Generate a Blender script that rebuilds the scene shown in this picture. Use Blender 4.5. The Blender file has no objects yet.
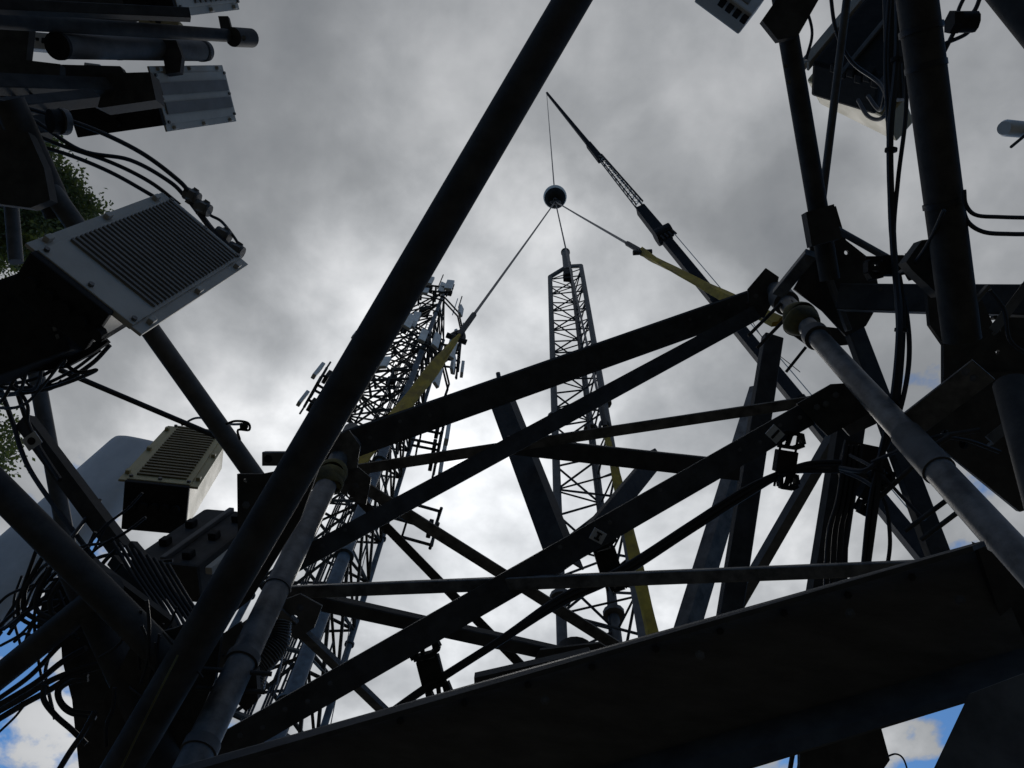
import bpy, bmesh, math, random
from mathutils import Vector, Matrix
random.seed(7)
S = bpy.context.scene
COL = S.collection

# ------------------------------------------------------------------ camera
F = 760.0; CX, CY = 512.0, 384.0
ZEN = Vector(((542-CX)/F, (CY-35)/F, -1)).normalized()          # where plumb lines meet
fw = Vector((0, 0, -1)); ay = (fw - fw.dot(ZEN)*ZEN).normalized(); ax = ay.cross(ZEN)
ROT = Matrix((ax, ay, ZEN))                                       # camera -> world
CAM = Vector((0, 0, 1.6))
cd = bpy.data.cameras.new('camera'); cam = bpy.data.objects.new('camera', cd); COL.objects.link(cam)
cd.sensor_width = 36; cd.lens = F/1024*36; cd.clip_start = 0.05; cd.clip_end = 5000
cam.matrix_world = Matrix.Translation(CAM) @ ROT.to_4x4()
S.camera = cam
VIEW = ROT @ Vector((0, 0, -1))

def P(x, y, d):
    return CAM + ROT @ Vector(((x-CX)/F*d, (CY-y)/F*d, -d))
def px(p):
    c = ROT.transposed() @ (p-CAM)
    return (CX + F*c.x/-c.z, CY - F*c.y/-c.z, -c.z)
def ray(x, y): return (P(x, y, 1)-CAM)
def at_height(x, y, z):
    r = ray(x, y); return CAM + r*((z-CAM.z)/r.z)
def plumb(p, y):                                                   # point on the plumb line of p seen at image row y
    lo, hi = 0.0, 200.0
    for _ in range(50):
        m = (lo+hi)/2
        q = Vector((p.x, p.y, m)); c = ROT.transposed() @ (q-CAM)
        if c.z >= 0 or CY - F*c.y/-c.z > y: lo = m
        else: hi = m
    return Vector((p.x, p.y, lo))

# ------------------------------------------------------------------ world, sun, exposure
SUN = ray(500, 560).normalized()
el = math.asin(SUN.z); rot = math.atan2(SUN.x, SUN.y)
w = bpy.data.worlds.new('World'); S.world = w; w.use_nodes = True
nt = w.node_tree; nt.nodes.clear(); N = nt.nodes.new; LK = nt.links.new
def mth(op, a, b=None, clamp=False):
    n = N('ShaderNodeMath'); n.operation = op; n.use_clamp = clamp
    for i, v in enumerate((a, b)):
        if v is None: continue
        if isinstance(v, (int, float)): n.inputs[i].default_value = v
        else: LK(v, n.inputs[i])
    return n.outputs[0]
def ramp(src, stops):
    n = N('ShaderNodeValToRGB'); cr = n.color_ramp
    while len(cr.elements) < len(stops): cr.elements.new(0.5)
    for e, (p, c) in zip(cr.elements, stops):
        e.position = p; e.color = (c if isinstance(c, tuple) else (c, c, c)) + (1,)
    LK(src, n.inputs[0]); return n.outputs[0]
sky = N('ShaderNodeTexSky'); sky.sky_type = 'NISHITA'; sky.sun_disc = False
sky.sun_elevation = el; sky.sun_rotation = rot; sky.dust_density = 0.6; sky.ozone_density = 2.2
tc = N('ShaderNodeTexCoord'); sep = N('ShaderNodeSeparateXYZ'); LK(tc.outputs['Generated'], sep.inputs[0])
X, Y, Z = sep.outputs
zz = mth('MAXIMUM', mth('ADD', Z, 0.12), 0.08)
cmb = N('ShaderNodeCombineXYZ'); LK(mth('DIVIDE', X, zz), cmb.inputs[0]); LK(mth('DIVIDE', Y, zz), cmb.inputs[1])
def noise(scale, detail, rough, off=0.0, dist=0.0):
    n = N('ShaderNodeTexNoise'); n.inputs['Scale'].default_value = scale; n.inputs['Detail'].default_value = detail
    n.inputs['Roughness'].default_value = rough; n.inputs['Distortion'].default_value = dist
    m = N('ShaderNodeMapping'); m.inputs['Location'].default_value = (off, off*.7, off*.3); LK(cmb.outputs[0], m.inputs[0])
    LK(m.outputs[0], n.inputs['Vector']); return n.outputs['Fac']
big = noise(2.0, 5, .5, 5.3, .15); fine = noise(6.5, 9, .54, 2.9, .12)
tex = mth('ADD', mth('MULTIPLY', big, .6), mth('MULTIPLY', fine, .4))
sd = N('ShaderNodeVectorMath'); sd.operation = 'DOT_PRODUCT'; LK(tc.outputs['Generated'], sd.inputs[0]); sd.inputs[1].default_value = SUN
glow = mth('POWER', mth('MAXIMUM', sd.outputs['Value'], 0.0), 6.0)       # cloud lit through by the hidden sun
base = ramp(tex, [(.35, (1.56, 1.65, 1.77)), (.46, (2.12, 2.20, 2.30)), (.54, (2.78, 2.86, 2.96)), (.64, (3.95, 4.0, 4.08))])
cloudv = N('ShaderNodeMix'); cloudv.data_type = 'RGBA'; cloudv.blend_type = 'MULTIPLY'; cloudv.inputs[0].default_value = 1
LK(base, cloudv.inputs[6])
g = ramp(mth('ADD', mth('MULTIPLY', glow, .22), mth('MULTIPLY', mth('MULTIPLY', glow, tex), 1.15)), [(0, (.84, .85, .87)), (.35, (1.0, 1.01, 1.02)), (.62, (1.8, 1.8, 1.8)), (1, (3.2, 3.2, 3.2))])
LK(g, cloudv.inputs[7])
# broken cover lower down: blue shows between the clouds
cov = mth('ADD', mth('MULTIPLY', mth('SUBTRACT', Z, .60), 6.5), mth('MULTIPLY', mth('SUBTRACT', fine, .5), 5.5))
low_deck = mth('MULTIPLY', mth('MAXIMUM', mth('SUBTRACT', .53, Z), 0.0), 8.0)     # far cloud closed up below the frame, added to cut blue side light
cmask = ramp(mth('ADD', mth('ADD', mth('ADD', cov, .04), mth('MULTIPLY', mth('MULTIPLY', glow, glow), 1.5)), low_deck), [(.18, 0), (.62, 1)])
mix = N('ShaderNodeMix'); mix.data_type = 'RGBA'; LK(cmask, mix.inputs[0]); LK(cloudv.outputs[2], mix.inputs[7])
skg = N('ShaderNodeMix'); skg.data_type = 'RGBA'; skg.blend_type = 'MULTIPLY'; skg.inputs[0].default_value = 1
LK(sky.outputs[0], skg.inputs[6]); skg.inputs[7].default_value = (.32, .56, .76, 1); LK(skg.outputs[2], mix.inputs[6])
bg = N('ShaderNodeBackground'); bg.inputs[1].default_value = 0.12; LK(mix.outputs[2], bg.inputs[0])
out = N('ShaderNodeOutputWorld'); LK(bg.outputs[0], out.inputs[0])
sl = bpy.data.lights.new('sun', 'SUN'); sl.energy = 0.7; sl.angle = math.radians(12); sl.color = (1, .97, .92)
so = bpy.data.objects.new('sun', sl); COL.objects.link(so); so.rotation_euler = (-SUN).to_track_quat('-Z', 'Y').to_euler()
S.view_settings.view_transform = 'Standard'; S.view_settings.look = 'None'; S.view_settings.exposure = 0.12; S.view_settings.gamma = 1
S.render.engine = 'CYCLES'; S.cycles.max_bounces = 6; S.cycles.use_denoising = True

# ------------------------------------------------------------------ materials
def mat(name, c1, c2=None, scale=8, rough=.6, metal=0.0, bump=0.15, detail=6, spec=.4, stretch=None, lo=.35, hi=.65):
    m = bpy.data.materials.new(name); m.use_nodes = True; t = m.node_tree; b = t.nodes['Principled BSDF']
    b.inputs['Roughness'].default_value = rough; b.inputs['Metallic'].default_value = metal
    b.inputs['Specular IOR Level'].default_value = spec
    c2 = c2 or tuple(v*.7 for v in c1)
    co = t.nodes.new('ShaderNodeTexCoord'); mp = t.nodes.new('ShaderNodeMapping')
    if stretch: mp.inputs['Scale'].default_value = stretch
    n = t.nodes.new('ShaderNodeTexNoise'); n.inputs['Scale'].default_value = scale; n.inputs['Detail'].default_value = detail; n.inputs['Roughness'].default_value = .62
    r = t.nodes.new('ShaderNodeValToRGB'); r.color_ramp.elements[0].position = lo; r.color_ramp.elements[1].position = hi
    r.color_ramp.elements[0].color = c2 + (1,); r.color_ramp.elements[1].color = c1 + (1,)
    t.links.new(co.outputs['Object'], mp.inputs[0]); t.links.new(mp.outputs[0], n.inputs['Vector']); t.links.new(n.outputs['Fac'], r.inputs[0])
    t.links.new(r.outputs[0], b.inputs['Base Color'])
    r2 = t.nodes.new('ShaderNodeMapRange'); r2.inputs['To Min'].default_value = rough-.12; r2.inputs['To Max'].default_value = min(1, rough+.15)
    t.links.new(n.outputs['Fac'], r2.inputs[0]); t.links.new(r2.outputs[0], b.inputs['Roughness'])
    if bump:
        bp = t.nodes.new('ShaderNodeBump'); bp.inputs['Strength'].default_value = bump; bp.inputs['Distance'].default_value = .004
        n2 = t.nodes.new('ShaderNodeTexNoise'); n2.inputs['Scale'].default_value = scale*9; n2.inputs['Detail'].default_value = 4
        t.links.new(mp.outputs[0], n2.inputs['Vector']); t.links.new(n2.outputs['Fac'], bp.inputs['Height']); t.links.new(bp.outputs[0], b.inputs['Normal'])
    return m
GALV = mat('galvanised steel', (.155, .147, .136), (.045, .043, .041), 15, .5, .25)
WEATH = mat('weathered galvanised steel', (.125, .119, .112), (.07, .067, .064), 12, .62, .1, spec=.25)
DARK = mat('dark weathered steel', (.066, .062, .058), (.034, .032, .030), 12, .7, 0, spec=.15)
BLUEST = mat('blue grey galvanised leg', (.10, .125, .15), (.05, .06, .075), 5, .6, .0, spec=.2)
RUBBER = mat('black cable jacket', (.022, .022, .024), (.012, .012, .014), 20, .55, 0, .08)
ROPE = mat('wire rope', (.11, .115, .12), (.05, .05, .055), 60, .5, .4)
YEL = mat('yellow webbing', (.48, .32, .04), (.24, .155, .025), 9, .85, 0, .3, stretch=(1, 1, 1))
RGREY = mat('grey radio casing', (.46, .42, .355), (.36, .33, .28), 5, .6, 0, .04, spec=.2)
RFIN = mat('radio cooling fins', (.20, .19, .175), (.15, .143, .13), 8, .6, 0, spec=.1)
RBEIGE = mat('beige radio casing', (.46, .375, .19), (.35, .28, .14), 5, .55, 0, .05)
RWHITE = mat('off white radome', (.62, .60, .57), (.44, .43, .41), 3, .6, 0, .03)
RDARK = mat('dark radio underside', (.03, .029, .028), (.016, .0155, .015), 20, .75, 0, spec=.1)
WRAP = mat('dull olive webbing', (.15, .115, .035), (.05, .042, .02), 14, .9, 0, .4)  # darker, duller version of the strap yellow for the wraps round the legs
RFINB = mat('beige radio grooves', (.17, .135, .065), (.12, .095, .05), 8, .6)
TAGM = mat('label plate', (.55, .56, .57), (.40, .41, .42), 20, .6)
BOOM = mat('crane boom paint', (.032, .030, .034), (.02, .019, .022), 3, .75, 0, .02, spec=.1)
BOOML = mat('crane boom pale paint', (.6, .6, .6), (.45, .45, .46), 3, .4, 0, .02)
BARK = mat('bark', (.11, .085, .06), (.05, .04, .03), 12, .9, 0, .8)
GROUND = mat('grass and gravel ground', (.10, .095, .08), (.05, .048, .035), 1.5, .95, 0, .5)
GREEN = mat('green tape', (.05, .12, .10), None, 10, .6)
BEAM = mat('old painted beam', (.115, .108, .10), (.06, .055, .05), 5, .65, 0, .25, 9, .2, stretch=(1.2, 5, 5), lo=.3, hi=.72)
def leafmat(name, a, b):
    m = mat(name, a, b, .9, .6, 0, 0, 3); t = m.node_tree; bs = t.nodes['Principled BSDF']
    tr = t.nodes.new('ShaderNodeBsdfTranslucent'); tr.inputs[0].default_value = (a[0]*1.3, a[1]*1.5, a[2]*.8, 1)
    ms = t.nodes.new('ShaderNodeMixShader'); ms.inputs[0].default_value = .35
    t.links.new(bs.outputs[0], ms.inputs[1]); t.links.new(tr.outputs[0], ms.inputs[2])
    t.links.new(ms.outputs[0], t.nodes['Material Output'].inputs[0]); return m
LEAF = leafmat('green leaves', (.10, .115, .045), (.045, .058, .022))

# ------------------------------------------------------------------ helpers
def tag(o, label=None, cat=None, group=None, kind=None):
    if label: o['label'] = label
    if cat: o['category'] = cat
    if group: o['group'] = group
    if kind: o['kind'] = kind
    return o
def thing(name, base, label, cat, group=None, M=None):
    o = bpy.data.objects.new(name, None); COL.objects.link(o); o.empty_display_size = .2
    if M is not None: o.matrix_world = M
    else: o.location = base
    o['wm'] = 0; del o['wm']
    return tag(o, label, cat, group)
ORG = {}
def link(name, bm, m, parent=None, origin=None, smooth=False):
    """bm in world coordinates (or the parent's local ones if origin == 'local')."""
    if origin == 'local': off = Vector((0, 0, 0)); loc = Vector((0, 0, 0))
    else:
        if parent is not None:
            chain = Vector((0, 0, 0)); q = parent
            while q is not None: chain += q.location; q = q.parent
            off = chain; loc = Vector((0, 0, 0))
        else:
            off = origin if origin is not None else sum((v.co for v in bm.verts), Vector())/max(1, len(bm.verts)); loc = off
    for v in bm.verts: v.co -= off
    bmesh.ops.recalc_face_normals(bm, faces=bm.faces)
    me = bpy.data.meshes.new(name); bm.to_mesh(me); bm.free()
    for p in me.polygons: p.use_smooth = smooth
    if smooth:
        try: me.set_sharp_from_angle(angle=math.radians(42))
        except Exception: pass
    me.materials.append(m)
    o = bpy.data.objects.new(name, me); COL.objects.link(o); o.parent = parent; o.location = loc
    return o
def B(): return bmesh.new()
def sweep(bm, pts, prof, closed=True, ref=None, scales=None, caps=True):
    """sweep the 2-D profile along world points"""
    rings = []; n = len(pts); prev = None
    for i, p in enumerate(pts):
        t = (pts[min(i+1, n-1)] - pts[max(i-1, 0)]).normalized()
        if prev is None:
            v = t.cross(ref if ref is not None else VIEW)
            if v.length < 1e-3: v = t.orthogonal()
            v.normalize()
        else: v = (prev - prev.dot(t)*t).normalized()
        prev = v; nn = v.cross(t)                                     # nn ~ away from the camera
        if i == 0 and ref is None and nn.dot(VIEW) < 0: pass
        s = scales[i] if scales else 1.0
        rings.append([bm.verts.new(p + v*a*s + nn*b*s) for a, b in prof])
    m = len(prof)
    for r0, r1 in zip(rings, rings[1:]):
        for k in range(m): bm.faces.new((r0[k], r0[(k+1) % m], r1[(k+1) % m], r1[k]))
    if caps: bm.faces.new(rings[0]); bm.faces.new(rings[-1][::-1])
    return rings
def circ(r, n=18): return [(r*math.cos(2*math.pi*k/n), r*math.sin(2*math.pi*k/n)) for k in range(n)]
def rotp(pr, deg):
    c, s = math.cos(math.radians(deg)), math.sin(math.radians(deg)); return [(a*c-b*s, a*s+b*c) for a, b in pr]
def prof_L(w, h, t): return [(-w/2, 0), (w/2, 0), (w/2, t), (-w/2+t, t), (-w/2+t, h), (-w/2, h)]
def prof_R(w, h): 
    e = min(w, h)*.08
    return [(-w/2+e, 0), (w/2-e, 0), (w/2, e), (w/2, h-e), (w/2-e, h), (-w/2+e, h), (-w/2, h-e), (-w/2, e)]
def prof_C(w, h, t): return [(-w/2, h), (-w/2, 0), (w/2, 0), (w/2, h), (w/2-t, h), (w/2-t, t), (-w/2+t, t), (-w/2+t, h)]
def ctr(pr):
    mx = (max(a for a, b in pr)+min(a for a, b in pr))/2; return [(a-mx, b) for a, b in pr]
def bar(par, name, a, b, w, kind='tube', m=None, h=None, roll=0, hole=None):
    """structural member between image points a, b = (x, y, depth), w = width in pixels at a"""
    pa, pb = P(*a), P(*b); W = w*a[2]/F
    if kind == 'tube': pr = circ(W/2, 22); sm = True
    elif kind == 'L': pr = rotp(prof_L(W, h or W*.9, .009), roll); sm = False
    elif kind == 'Lr': pr = rotp([(-x, y) for x, y in prof_L(W, h or W*.9, .009)], roll); sm = False
    elif kind == 'C': pr = rotp(prof_C(W, h or W*.5, .010), roll); sm = False
    else: pr = rotp(prof_R(W, h or W), roll); sm = False
    bm = B(); sweep(bm, [pa, pb], pr)
    return link(name, bm, m or WEATH, par, smooth=sm)
def catmull(pts, k=8):
    q = [pts[0]*2-pts[1]] + pts + [pts[-1]*2-pts[-2]]; out = []
    for i in range(1, len(q)-2):
        a, b, c, d = q[i-1:i+3]
        for j in range(k):
            t = j/k; out.append(.5*((2*b)+(c-a)*t+(2*a-5*b+4*c-d)*t*t+(3*b-a-3*c+d)*t**3))
    out.append(pts[-1]); return out
def tube_path(bm, pts, r, n=8, k=8, scales=None):
    sweep(bm, catmull(pts, k) if k > 1 else pts, circ(r, n), scales=scales)
def cable(pts, w, label, group=None, m=None, name='cable', cat='cable', n=8):
    q = [P(*p) for p in pts]; r = w*sum(p[2] for p in pts)/len(pts)/F/2
    bm = B(); tube_path(bm, q, r, n)
    return tag(link(name, bm, m or RUBBER, None, q[0], smooth=True), label, cat, group)
def plate(par, name, poly, d, th=.012, m=None, tilt=(0, 0), holes=()):
    """steel plate: outline in image points on a plane at depth d (1/d linear = a true plane)"""
    cx = sum(p[0] for p in poly)/len(poly); cy = sum(p[1] for p in poly)/len(poly)
    def q(x, y): return P(x, y, 1/(1/d*(1 + tilt[0]*(x-cx)/100 + tilt[1]*(y-cy)/100)))
    bm = B(); f = bm.faces.new([bm.verts.new(q(*p)) for p in poly])
    if holes:
        edges = list(bm.edges)
        bm.faces.remove(f)
        for hx, hy, hr in holes:
            vs = [bm.verts.new(q(hx+hr*math.cos(2*math.pi*k/12), hy+hr*math.sin(2*math.pi*k/12))) for k in range(12)]
            edges += [bm.edges.new((vs[k], vs[(k+1) % 12])) for k in range(12)]
        bmesh.ops.triangle_fill(bm, use_beauty=True, edges=edges)
    nrm = None
    bm.normal_update()
    c = q(cx, cy); a = q(cx+10, cy)-c; b_ = q(cx, cy+10)-c; nv = a.cross(b_).normalized()
    if nv.dot(c-CAM) < 0: nv = -nv
    fs = list(bm.faces); r = bmesh.ops.extrude_face_region(bm, geom=fs)
    for v in r['geom']:
        if isinstance(v, bmesh.types.BMVert): v.co += nv*th
    bmesh.ops.delete(bm, geom=[x for x in fs if x.is_valid and False], context='FACES')
    return link(name, bm, m or WEATH, par)
def bolt(par, x, y, d, r=.011, h=.02, ax_=None, m=None, name='bolt'):
    p = P(x, y, d); a = ax_ or (CAM-p).normalized()
    bm = B(); sweep(bm, [p - a*.004, p+a*h*.55], circ(r, 6)); sweep(bm, [p+a*h*.3, p+a*h], circ(r*.5, 8))
    return link(name, bm, m or GALV, par)
def box(bm, c, s, bev=0, M=None):
    r = bmesh.ops.create_cube(bm, size=1); vs = r['verts']
    for v in vs: v.co = Vector((v.co.x*s[0]+c[0], v.co.y*s[1]+c[1], v.co.z*s[2]+c[2]))
    if bev: bmesh.ops.bevel(bm, geom=list({e for v in vs for e in v.link_edges}), offset=bev, segments=2, affect='EDGES', profile=.6)
def frame3(p0, p1, p3):
    """matrix: x along p0-p1, y along p0-p3, z away from the camera; and the two lengths"""
    a, b, c = P(*p0), P(*p1), P(*p3); x = (b-a); lx = x.length; x.normalize()
    y = (c-a); y -= y.dot(x)*x; ly = y.length; y.normalize(); z = x.cross(y)
    flip = z.dot(a-CAM) < 0
    if flip: z = -z
    M = Matrix((x, y, z)).transposed().to_4x4(); M.translation = a
    return M, lx, ly
def framed(name, M, label, cat, group=None):
    """left-handed frames are avoided by swapping x when needed"""
    o = bpy.data.objects.new(name, None); COL.objects.link(o)
    loc, q, s = M.decompose()
    o.location = M.translation
    o['_'] = 0; del o['_']
    tag(o, label, cat, group); return o
class Local:
    """build meshes in the local frame M (may be mirrored) under an Empty kept unrotated"""
    def __init__(s, M, parent): s.M = M; s.par = parent
    def add(s, name, bm, m, par=None, smooth=False):
        for v in bm.verts: v.co = s.M @ v.co
        return link(name, bm, m, par or s.par, smooth=smooth)

# ------------------------------------------------------------------ ground
bm = B(); bmesh.ops.create_grid(bm, x_segments=60, y_segments=60, size=1500)
for v in bm.verts:
    v.co.z = 0 if v.co.length < 60 else .6*math.sin(v.co.x*.01)*math.cos(v.co.y*.013)
tag(link('ground', bm, GROUND, None, Vector((0, 0, 0))), kind='structure')

# unseen ring of trees, added below the picture to block low sky light
bm = B(); ringv = []
for i in range(240):
    a = 2*math.pi*i/240; col = []
    for j, (f_, hh) in enumerate(((1, 0), (1.0, 6), (1.05, 11), (1.2, 13.5), (1.5, 12), (1.55, 0))):
        R_ = 42*f_+random.uniform(-1.5, 1.5); col.append(bm.verts.new((R_*math.cos(a), R_*math.sin(a), hh*(1+random.uniform(-.12, .12)) if hh else -.1)))
    ringv.append(col)
for i in range(240):
    for j in range(5): bm.faces.new((ringv[i][j], ringv[(i+1) % 240][j], ringv[(i+1) % 240][j+1], ringv[i][j+1]))
tag(link('horizon_blocker_woods', bm, mat('horizon blocker foliage', (.05, .065, .03), (.02, .028, .012), .6, .9, 0, .8), None, Vector((0, 0, 0))), 'unseen ring of woodland added to darken the horizon', 'woods', kind='stuff')

# ------------------------------------------------------------------ standing tower in the background
def mk_tower():
    r = ray(428, 318); hd = 14.0; s = hd/math.hypot(r.x, r.y); ax0 = CAM + r*s
    H = ax0.z + .4; cx, cy = ax0.x, ax0.y
    root = thing('cell_tower', (cx, cy, 0), 'tall lattice cell tower standing behind the steel section, crowded with antennas at its top', 'tower')
    side_t, side_b = 2.6, 3.0
    ang0 = math.atan2(-cy, -cx) + math.radians(9.6)
    def leg(k, z):
        s_ = side_b + (side_t-side_b)*z/H; R_ = s_/math.sqrt(3)
        return Vector((cx+R_*math.cos(ang0+k*2*math.pi/3), cy+R_*math.sin(ang0+k*2*math.pi/3), z))
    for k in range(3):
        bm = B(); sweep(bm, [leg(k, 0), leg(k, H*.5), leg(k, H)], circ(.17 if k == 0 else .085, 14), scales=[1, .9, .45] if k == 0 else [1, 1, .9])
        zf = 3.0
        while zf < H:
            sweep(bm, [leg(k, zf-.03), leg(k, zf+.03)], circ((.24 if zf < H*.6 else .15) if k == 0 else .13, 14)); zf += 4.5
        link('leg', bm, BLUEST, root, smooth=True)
    n = int(H/1.8); st = H/n
    for k in range(3):
        bm = B(); j = (k+1) % 3
        for i in range(n):
            z0, z1 = i*st, (i+1)*st
            sweep(bm, [leg(k, z0), leg(j, z1)], prof_L(.075, .075, .01)); sweep(bm, [leg(j, z0), leg(k, z1)], prof_L(.075, .075, .01))
            sweep(bm, [leg(k, z1), leg(j, z1)], prof_L(.07, .07, .01))
            m1 = (leg(k, z0)+leg(j, z1))/2
            if i % 2: sweep(bm, [m1, (leg(k, z1)+leg(j, z1))/2], circ(.025, 6))
        link('lattice_bracing', bm, DARK, root)
    # inner ladder, cables
    bm = B()
    c0 = Vector((cx+.25, cy+.1, 0))
    for s_ in (-.22, .22): sweep(bm, [c0+Vector((s_, 0, 0)), c0+Vector((s_, 0, H))], circ(.03, 6))
    z = .3
    while z < H: sweep(bm, [c0+Vector((-.22, 0, z)), c0+Vector((.22, 0, z))], circ(.014, 5)); z += .35
    link('ladder', bm, DARK, root)
    for q in range(3):
        bm = B(); 
        for e in range(3):
            o = Vector((cx-.35+q*.3+e*.06, cy-.35, 0)); sweep(bm, [o, o+Vector((0, 0, H*.93-q*2))], circ(.028, 6))
        link('feeder_cable_run', bm, RUBBER, root, smooth=True)
    # antenna mounts: rings of stand-off arms with pipes, panels and radios
    def panel(p, ang, h, w=.3, m=RWHITE, name='panel_antenna'):
        bm = B(); box(bm, (0, 0, 0), (w, .14, h), .03)
        M_ = Matrix.Translation(p) @ Matrix.Rotation(ang, 4, 'Z') @ Matrix.Rotation(.04, 4, 'X')
        for v in bm.verts: v.co = M_ @ v.co
        link(name, bm, m, root)
    axp = Vector((cx, cy, H)); rt_ = ray(700, 318); rt_.z = 0; side = Vector((-cy, cx, 0)).normalized()
    if side.dot(ax) < 0: side = -side
    tow = Vector((-cx, -cy, 0)).normalized()
    def arm(row, dv, reach, spread, pans, rails=2, pw=.30):
        zc = plumb(axp, row).z; c0_ = Vector((cx, cy, zc)); d = dv.normalized(); s_ = Vector((-d.y, d.x, 0)); mid = c0_+d*reach
        bm = B()
        for dz in ((-.4, .4) if rails == 2 else (0,)):
            for e in (-.35, .35): sweep(bm, [c0_+d*1.1+s_*e+Vector((0, 0, dz)), mid+s_*e+Vector((0, 0, dz))], circ(.05, 6))
            sweep(bm, [mid+s_*-spread+Vector((0, 0, dz)), mid+s_*spread+Vector((0, 0, dz))], circ(.05, 6))
            for q in (.35, .65, 1): sweep(bm, [c0_.lerp(mid, q)+s_*.35+Vector((0, 0, dz)), c0_.lerp(mid, q)-s_*.35+Vector((0, 0, dz))], circ(.035, 6))
        link('mount_frame', bm, DARK, root)
        for e, h_, up_ in pans:
            o = mid+s_*e
            bm = B(); sweep(bm, [o+Vector((0, 0, -.9)), o+Vector((0, 0, .9))], circ(.04, 6)); link('mount_pipe', bm, DARK, root)
            if h_: panel(o+d*.2+Vector((0, 0, up_)), math.atan2(d.y, d.x)-math.pi/2, h_, pw)
            panel(o-d*.17+Vector((0, 0, up_-.1)), math.atan2(d.y, d.x)-math.pi/2, .55, .34, RDARK, 'remote_radio')
    arm(352, side*1+tow*.3, 2.0, .9, ((-.7, 0, 0), (.6, 1.3, .1)))
    arm(436, side*1+tow*.2, 2.1, .9, ((-.7, 1.5, 0), (0, .9, .1), (.7, 1.6, .1)))
    arm(505, side*1+tow*.1, 2.6, .5, ((0, 0, 0),), 2)
    arm(362, -side*1+tow*.2, 2.4, .45, ((-.3, .6, 0), (.3, 0, .1)), 2, .2)
    arm(425, -side*1+tow*.15, 2.8, .7, ((-.7, 1.0, .1), (.7, 1.1, -.1)), 2, .22)
    arm(325, tow*1-side*.3, 1.9, 1.2, ((-1.0, 1.2, .4), (0, 1.2, .5), (1.0, 1.5, .2)), 2, .36)
    arm(372, tow*1+side*.2, 1.8, 1.2, ((-1.1, 1.6, 0), (0, 0, 0), (1.0, 2.2, .1)), 2, .36)
    arm(420, tow*1-side*.5, 1.8, 1.1, ((-.9, 0, 0), (.4, 0, 0)))
    for k_, (row, a_, h_) in enumerate(((322, -1.9, 1.3), (322, -1.2, 1.6), (326, -.5, 1.2), (345, -2.2, 1.5), (362, -1.5, 2.0), (372, -.9, 1.5), (382, -2.0, 1.4), (398, -.6, 1.8), (410, -1.7, 1.0), (330, -.1, 1.2), (336, -2.6, 1.4), (350, -.4, 1.6), (356, -2.5, 1.6), (368, -.2, 1.6), (375, -1.2, 1.3), (330, -1.55, .8), (390, -2.6, 1.2))):
        p = Vector((cx+1.95*math.cos(a_), cy+1.95*math.sin(a_), plumb(axp, row).z)); panel(p, a_-math.pi/2, h_, .3)
    for k_ in range(7):
        a_ = -math.pi*.95+k_*.42; p = Vector((cx+1.7*math.cos(a_), cy+1.7*math.sin(a_), H-.6)); bm = B(); sweep(bm, [p, p+Vector((0, 0, random.uniform(1, 2.4)))], circ(.03, 6)); link('whip_antenna', bm, DARK, root)
    for row in (332, 385):
        zc = plumb(axp, row).z; bm = B(); q = [Vector((cx+1.9*math.cos(t*math.pi/6), cy+1.9*math.sin(t*math.pi/6), zc)) for t in range(13)]
        for k in (0, .5): sweep(bm, [p+Vector((0, 0, k)) for p in q], circ(.045, 6))
        link('ring_mount', bm, DARK, root)
    bm = B(); p = Vector((cx-.3, cy, H+.1)); box(bm, tuple(p+Vector((0, 0, .3))), (.5, .4, .6), .06); box(bm, tuple(p+Vector((.1, 0, .8))), (.35, .3, .5), .08); link('beacon_bracket', bm, RDARK, root)
    # side arm with small frame, whips on top
    for (x, y, dz) in ((.5, .1, 1.9), (1.2, -.2, 2.6), (-.5, .3, 1.2)):
        bm = B(); o = Vector((cx+x, cy+y, H-.2)); sweep(bm, [o, o+Vector((0, 0, dz))], circ(.025, 6)); link('whip_antenna', bm, RWHITE, root)
    return root, (cx, cy, H)
TW, (tx, ty, tH) = mk_tower()

# climber sitting at the very top of the tower is out of reach of detail: a dark sector light instead
# ------------------------------------------------------------------ lifted ball, crane, slings
ballP = P(555, 197, 16.5)
tip = plumb(ballP, 92)
root = thing('headache_ball', ballP, 'round crane overhaul ball with pale top and black underside, hanging on the hoist line', 'crane ball')
R0 = .25
bm = B(); bmesh.ops.create_uvsphere(bm, u_segments=32, v_segments=20, radius=R0)
for v in list(bm.verts):
    v.co.z *= 1.12
    if v.co.z > .05: pass
up = [f for f in bm.faces if f.calc_center_median().z > -.06]
bmesh.ops.delete(bm, geom=up, context='FACES')
for v in bm.verts: v.co += ballP
link('ball', bm, RDARK, root, smooth=True)
bm = B(); bmesh.ops.create_uvsphere(bm, u_segments=32, v_segments=20, radius=R0*1.02)
for v in bm.verts: v.co.z *= 1.12
bmesh.ops.delete(bm, geom=[f for f in bm.faces if f.calc_center_median().z <= -.12], context='FACES')
for v in bm.verts: v.co += ballP
link('painted_cap', bm, mat('pale worn paint', (.75, .74, .70), (.5, .49, .46), 9, .6), root, smooth=True)
bm = B(); sweep(bm, [ballP+Vector((0, 0, -.2)), ballP+Vector((0, 0, -.42))], circ(.045, 10))
tube_path(bm, [ballP+Vector((0, 0, -.40)), ballP+Vector((.08, 0, -.46)), ballP+Vector((.09, 0, -.56)), ballP+Vector((0, 0, -.62)), ballP+Vector((-.07, 0, -.57))], .028, 8, 5)
link('hook', bm, DARK, root, smooth=True)
bm = B(); c_ = ballP+Vector((0, 0, -.55)); sweep(bm, [c_+Vector((.10*math.cos(a), 0, .13*math.sin(a)-.06)) for a in [k*math.pi/10 for k in range(21)]], circ(.02, 8), ref=Vector((0, 1, 0))); link('master_ring', bm, DARK, root, smooth=True)
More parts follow.
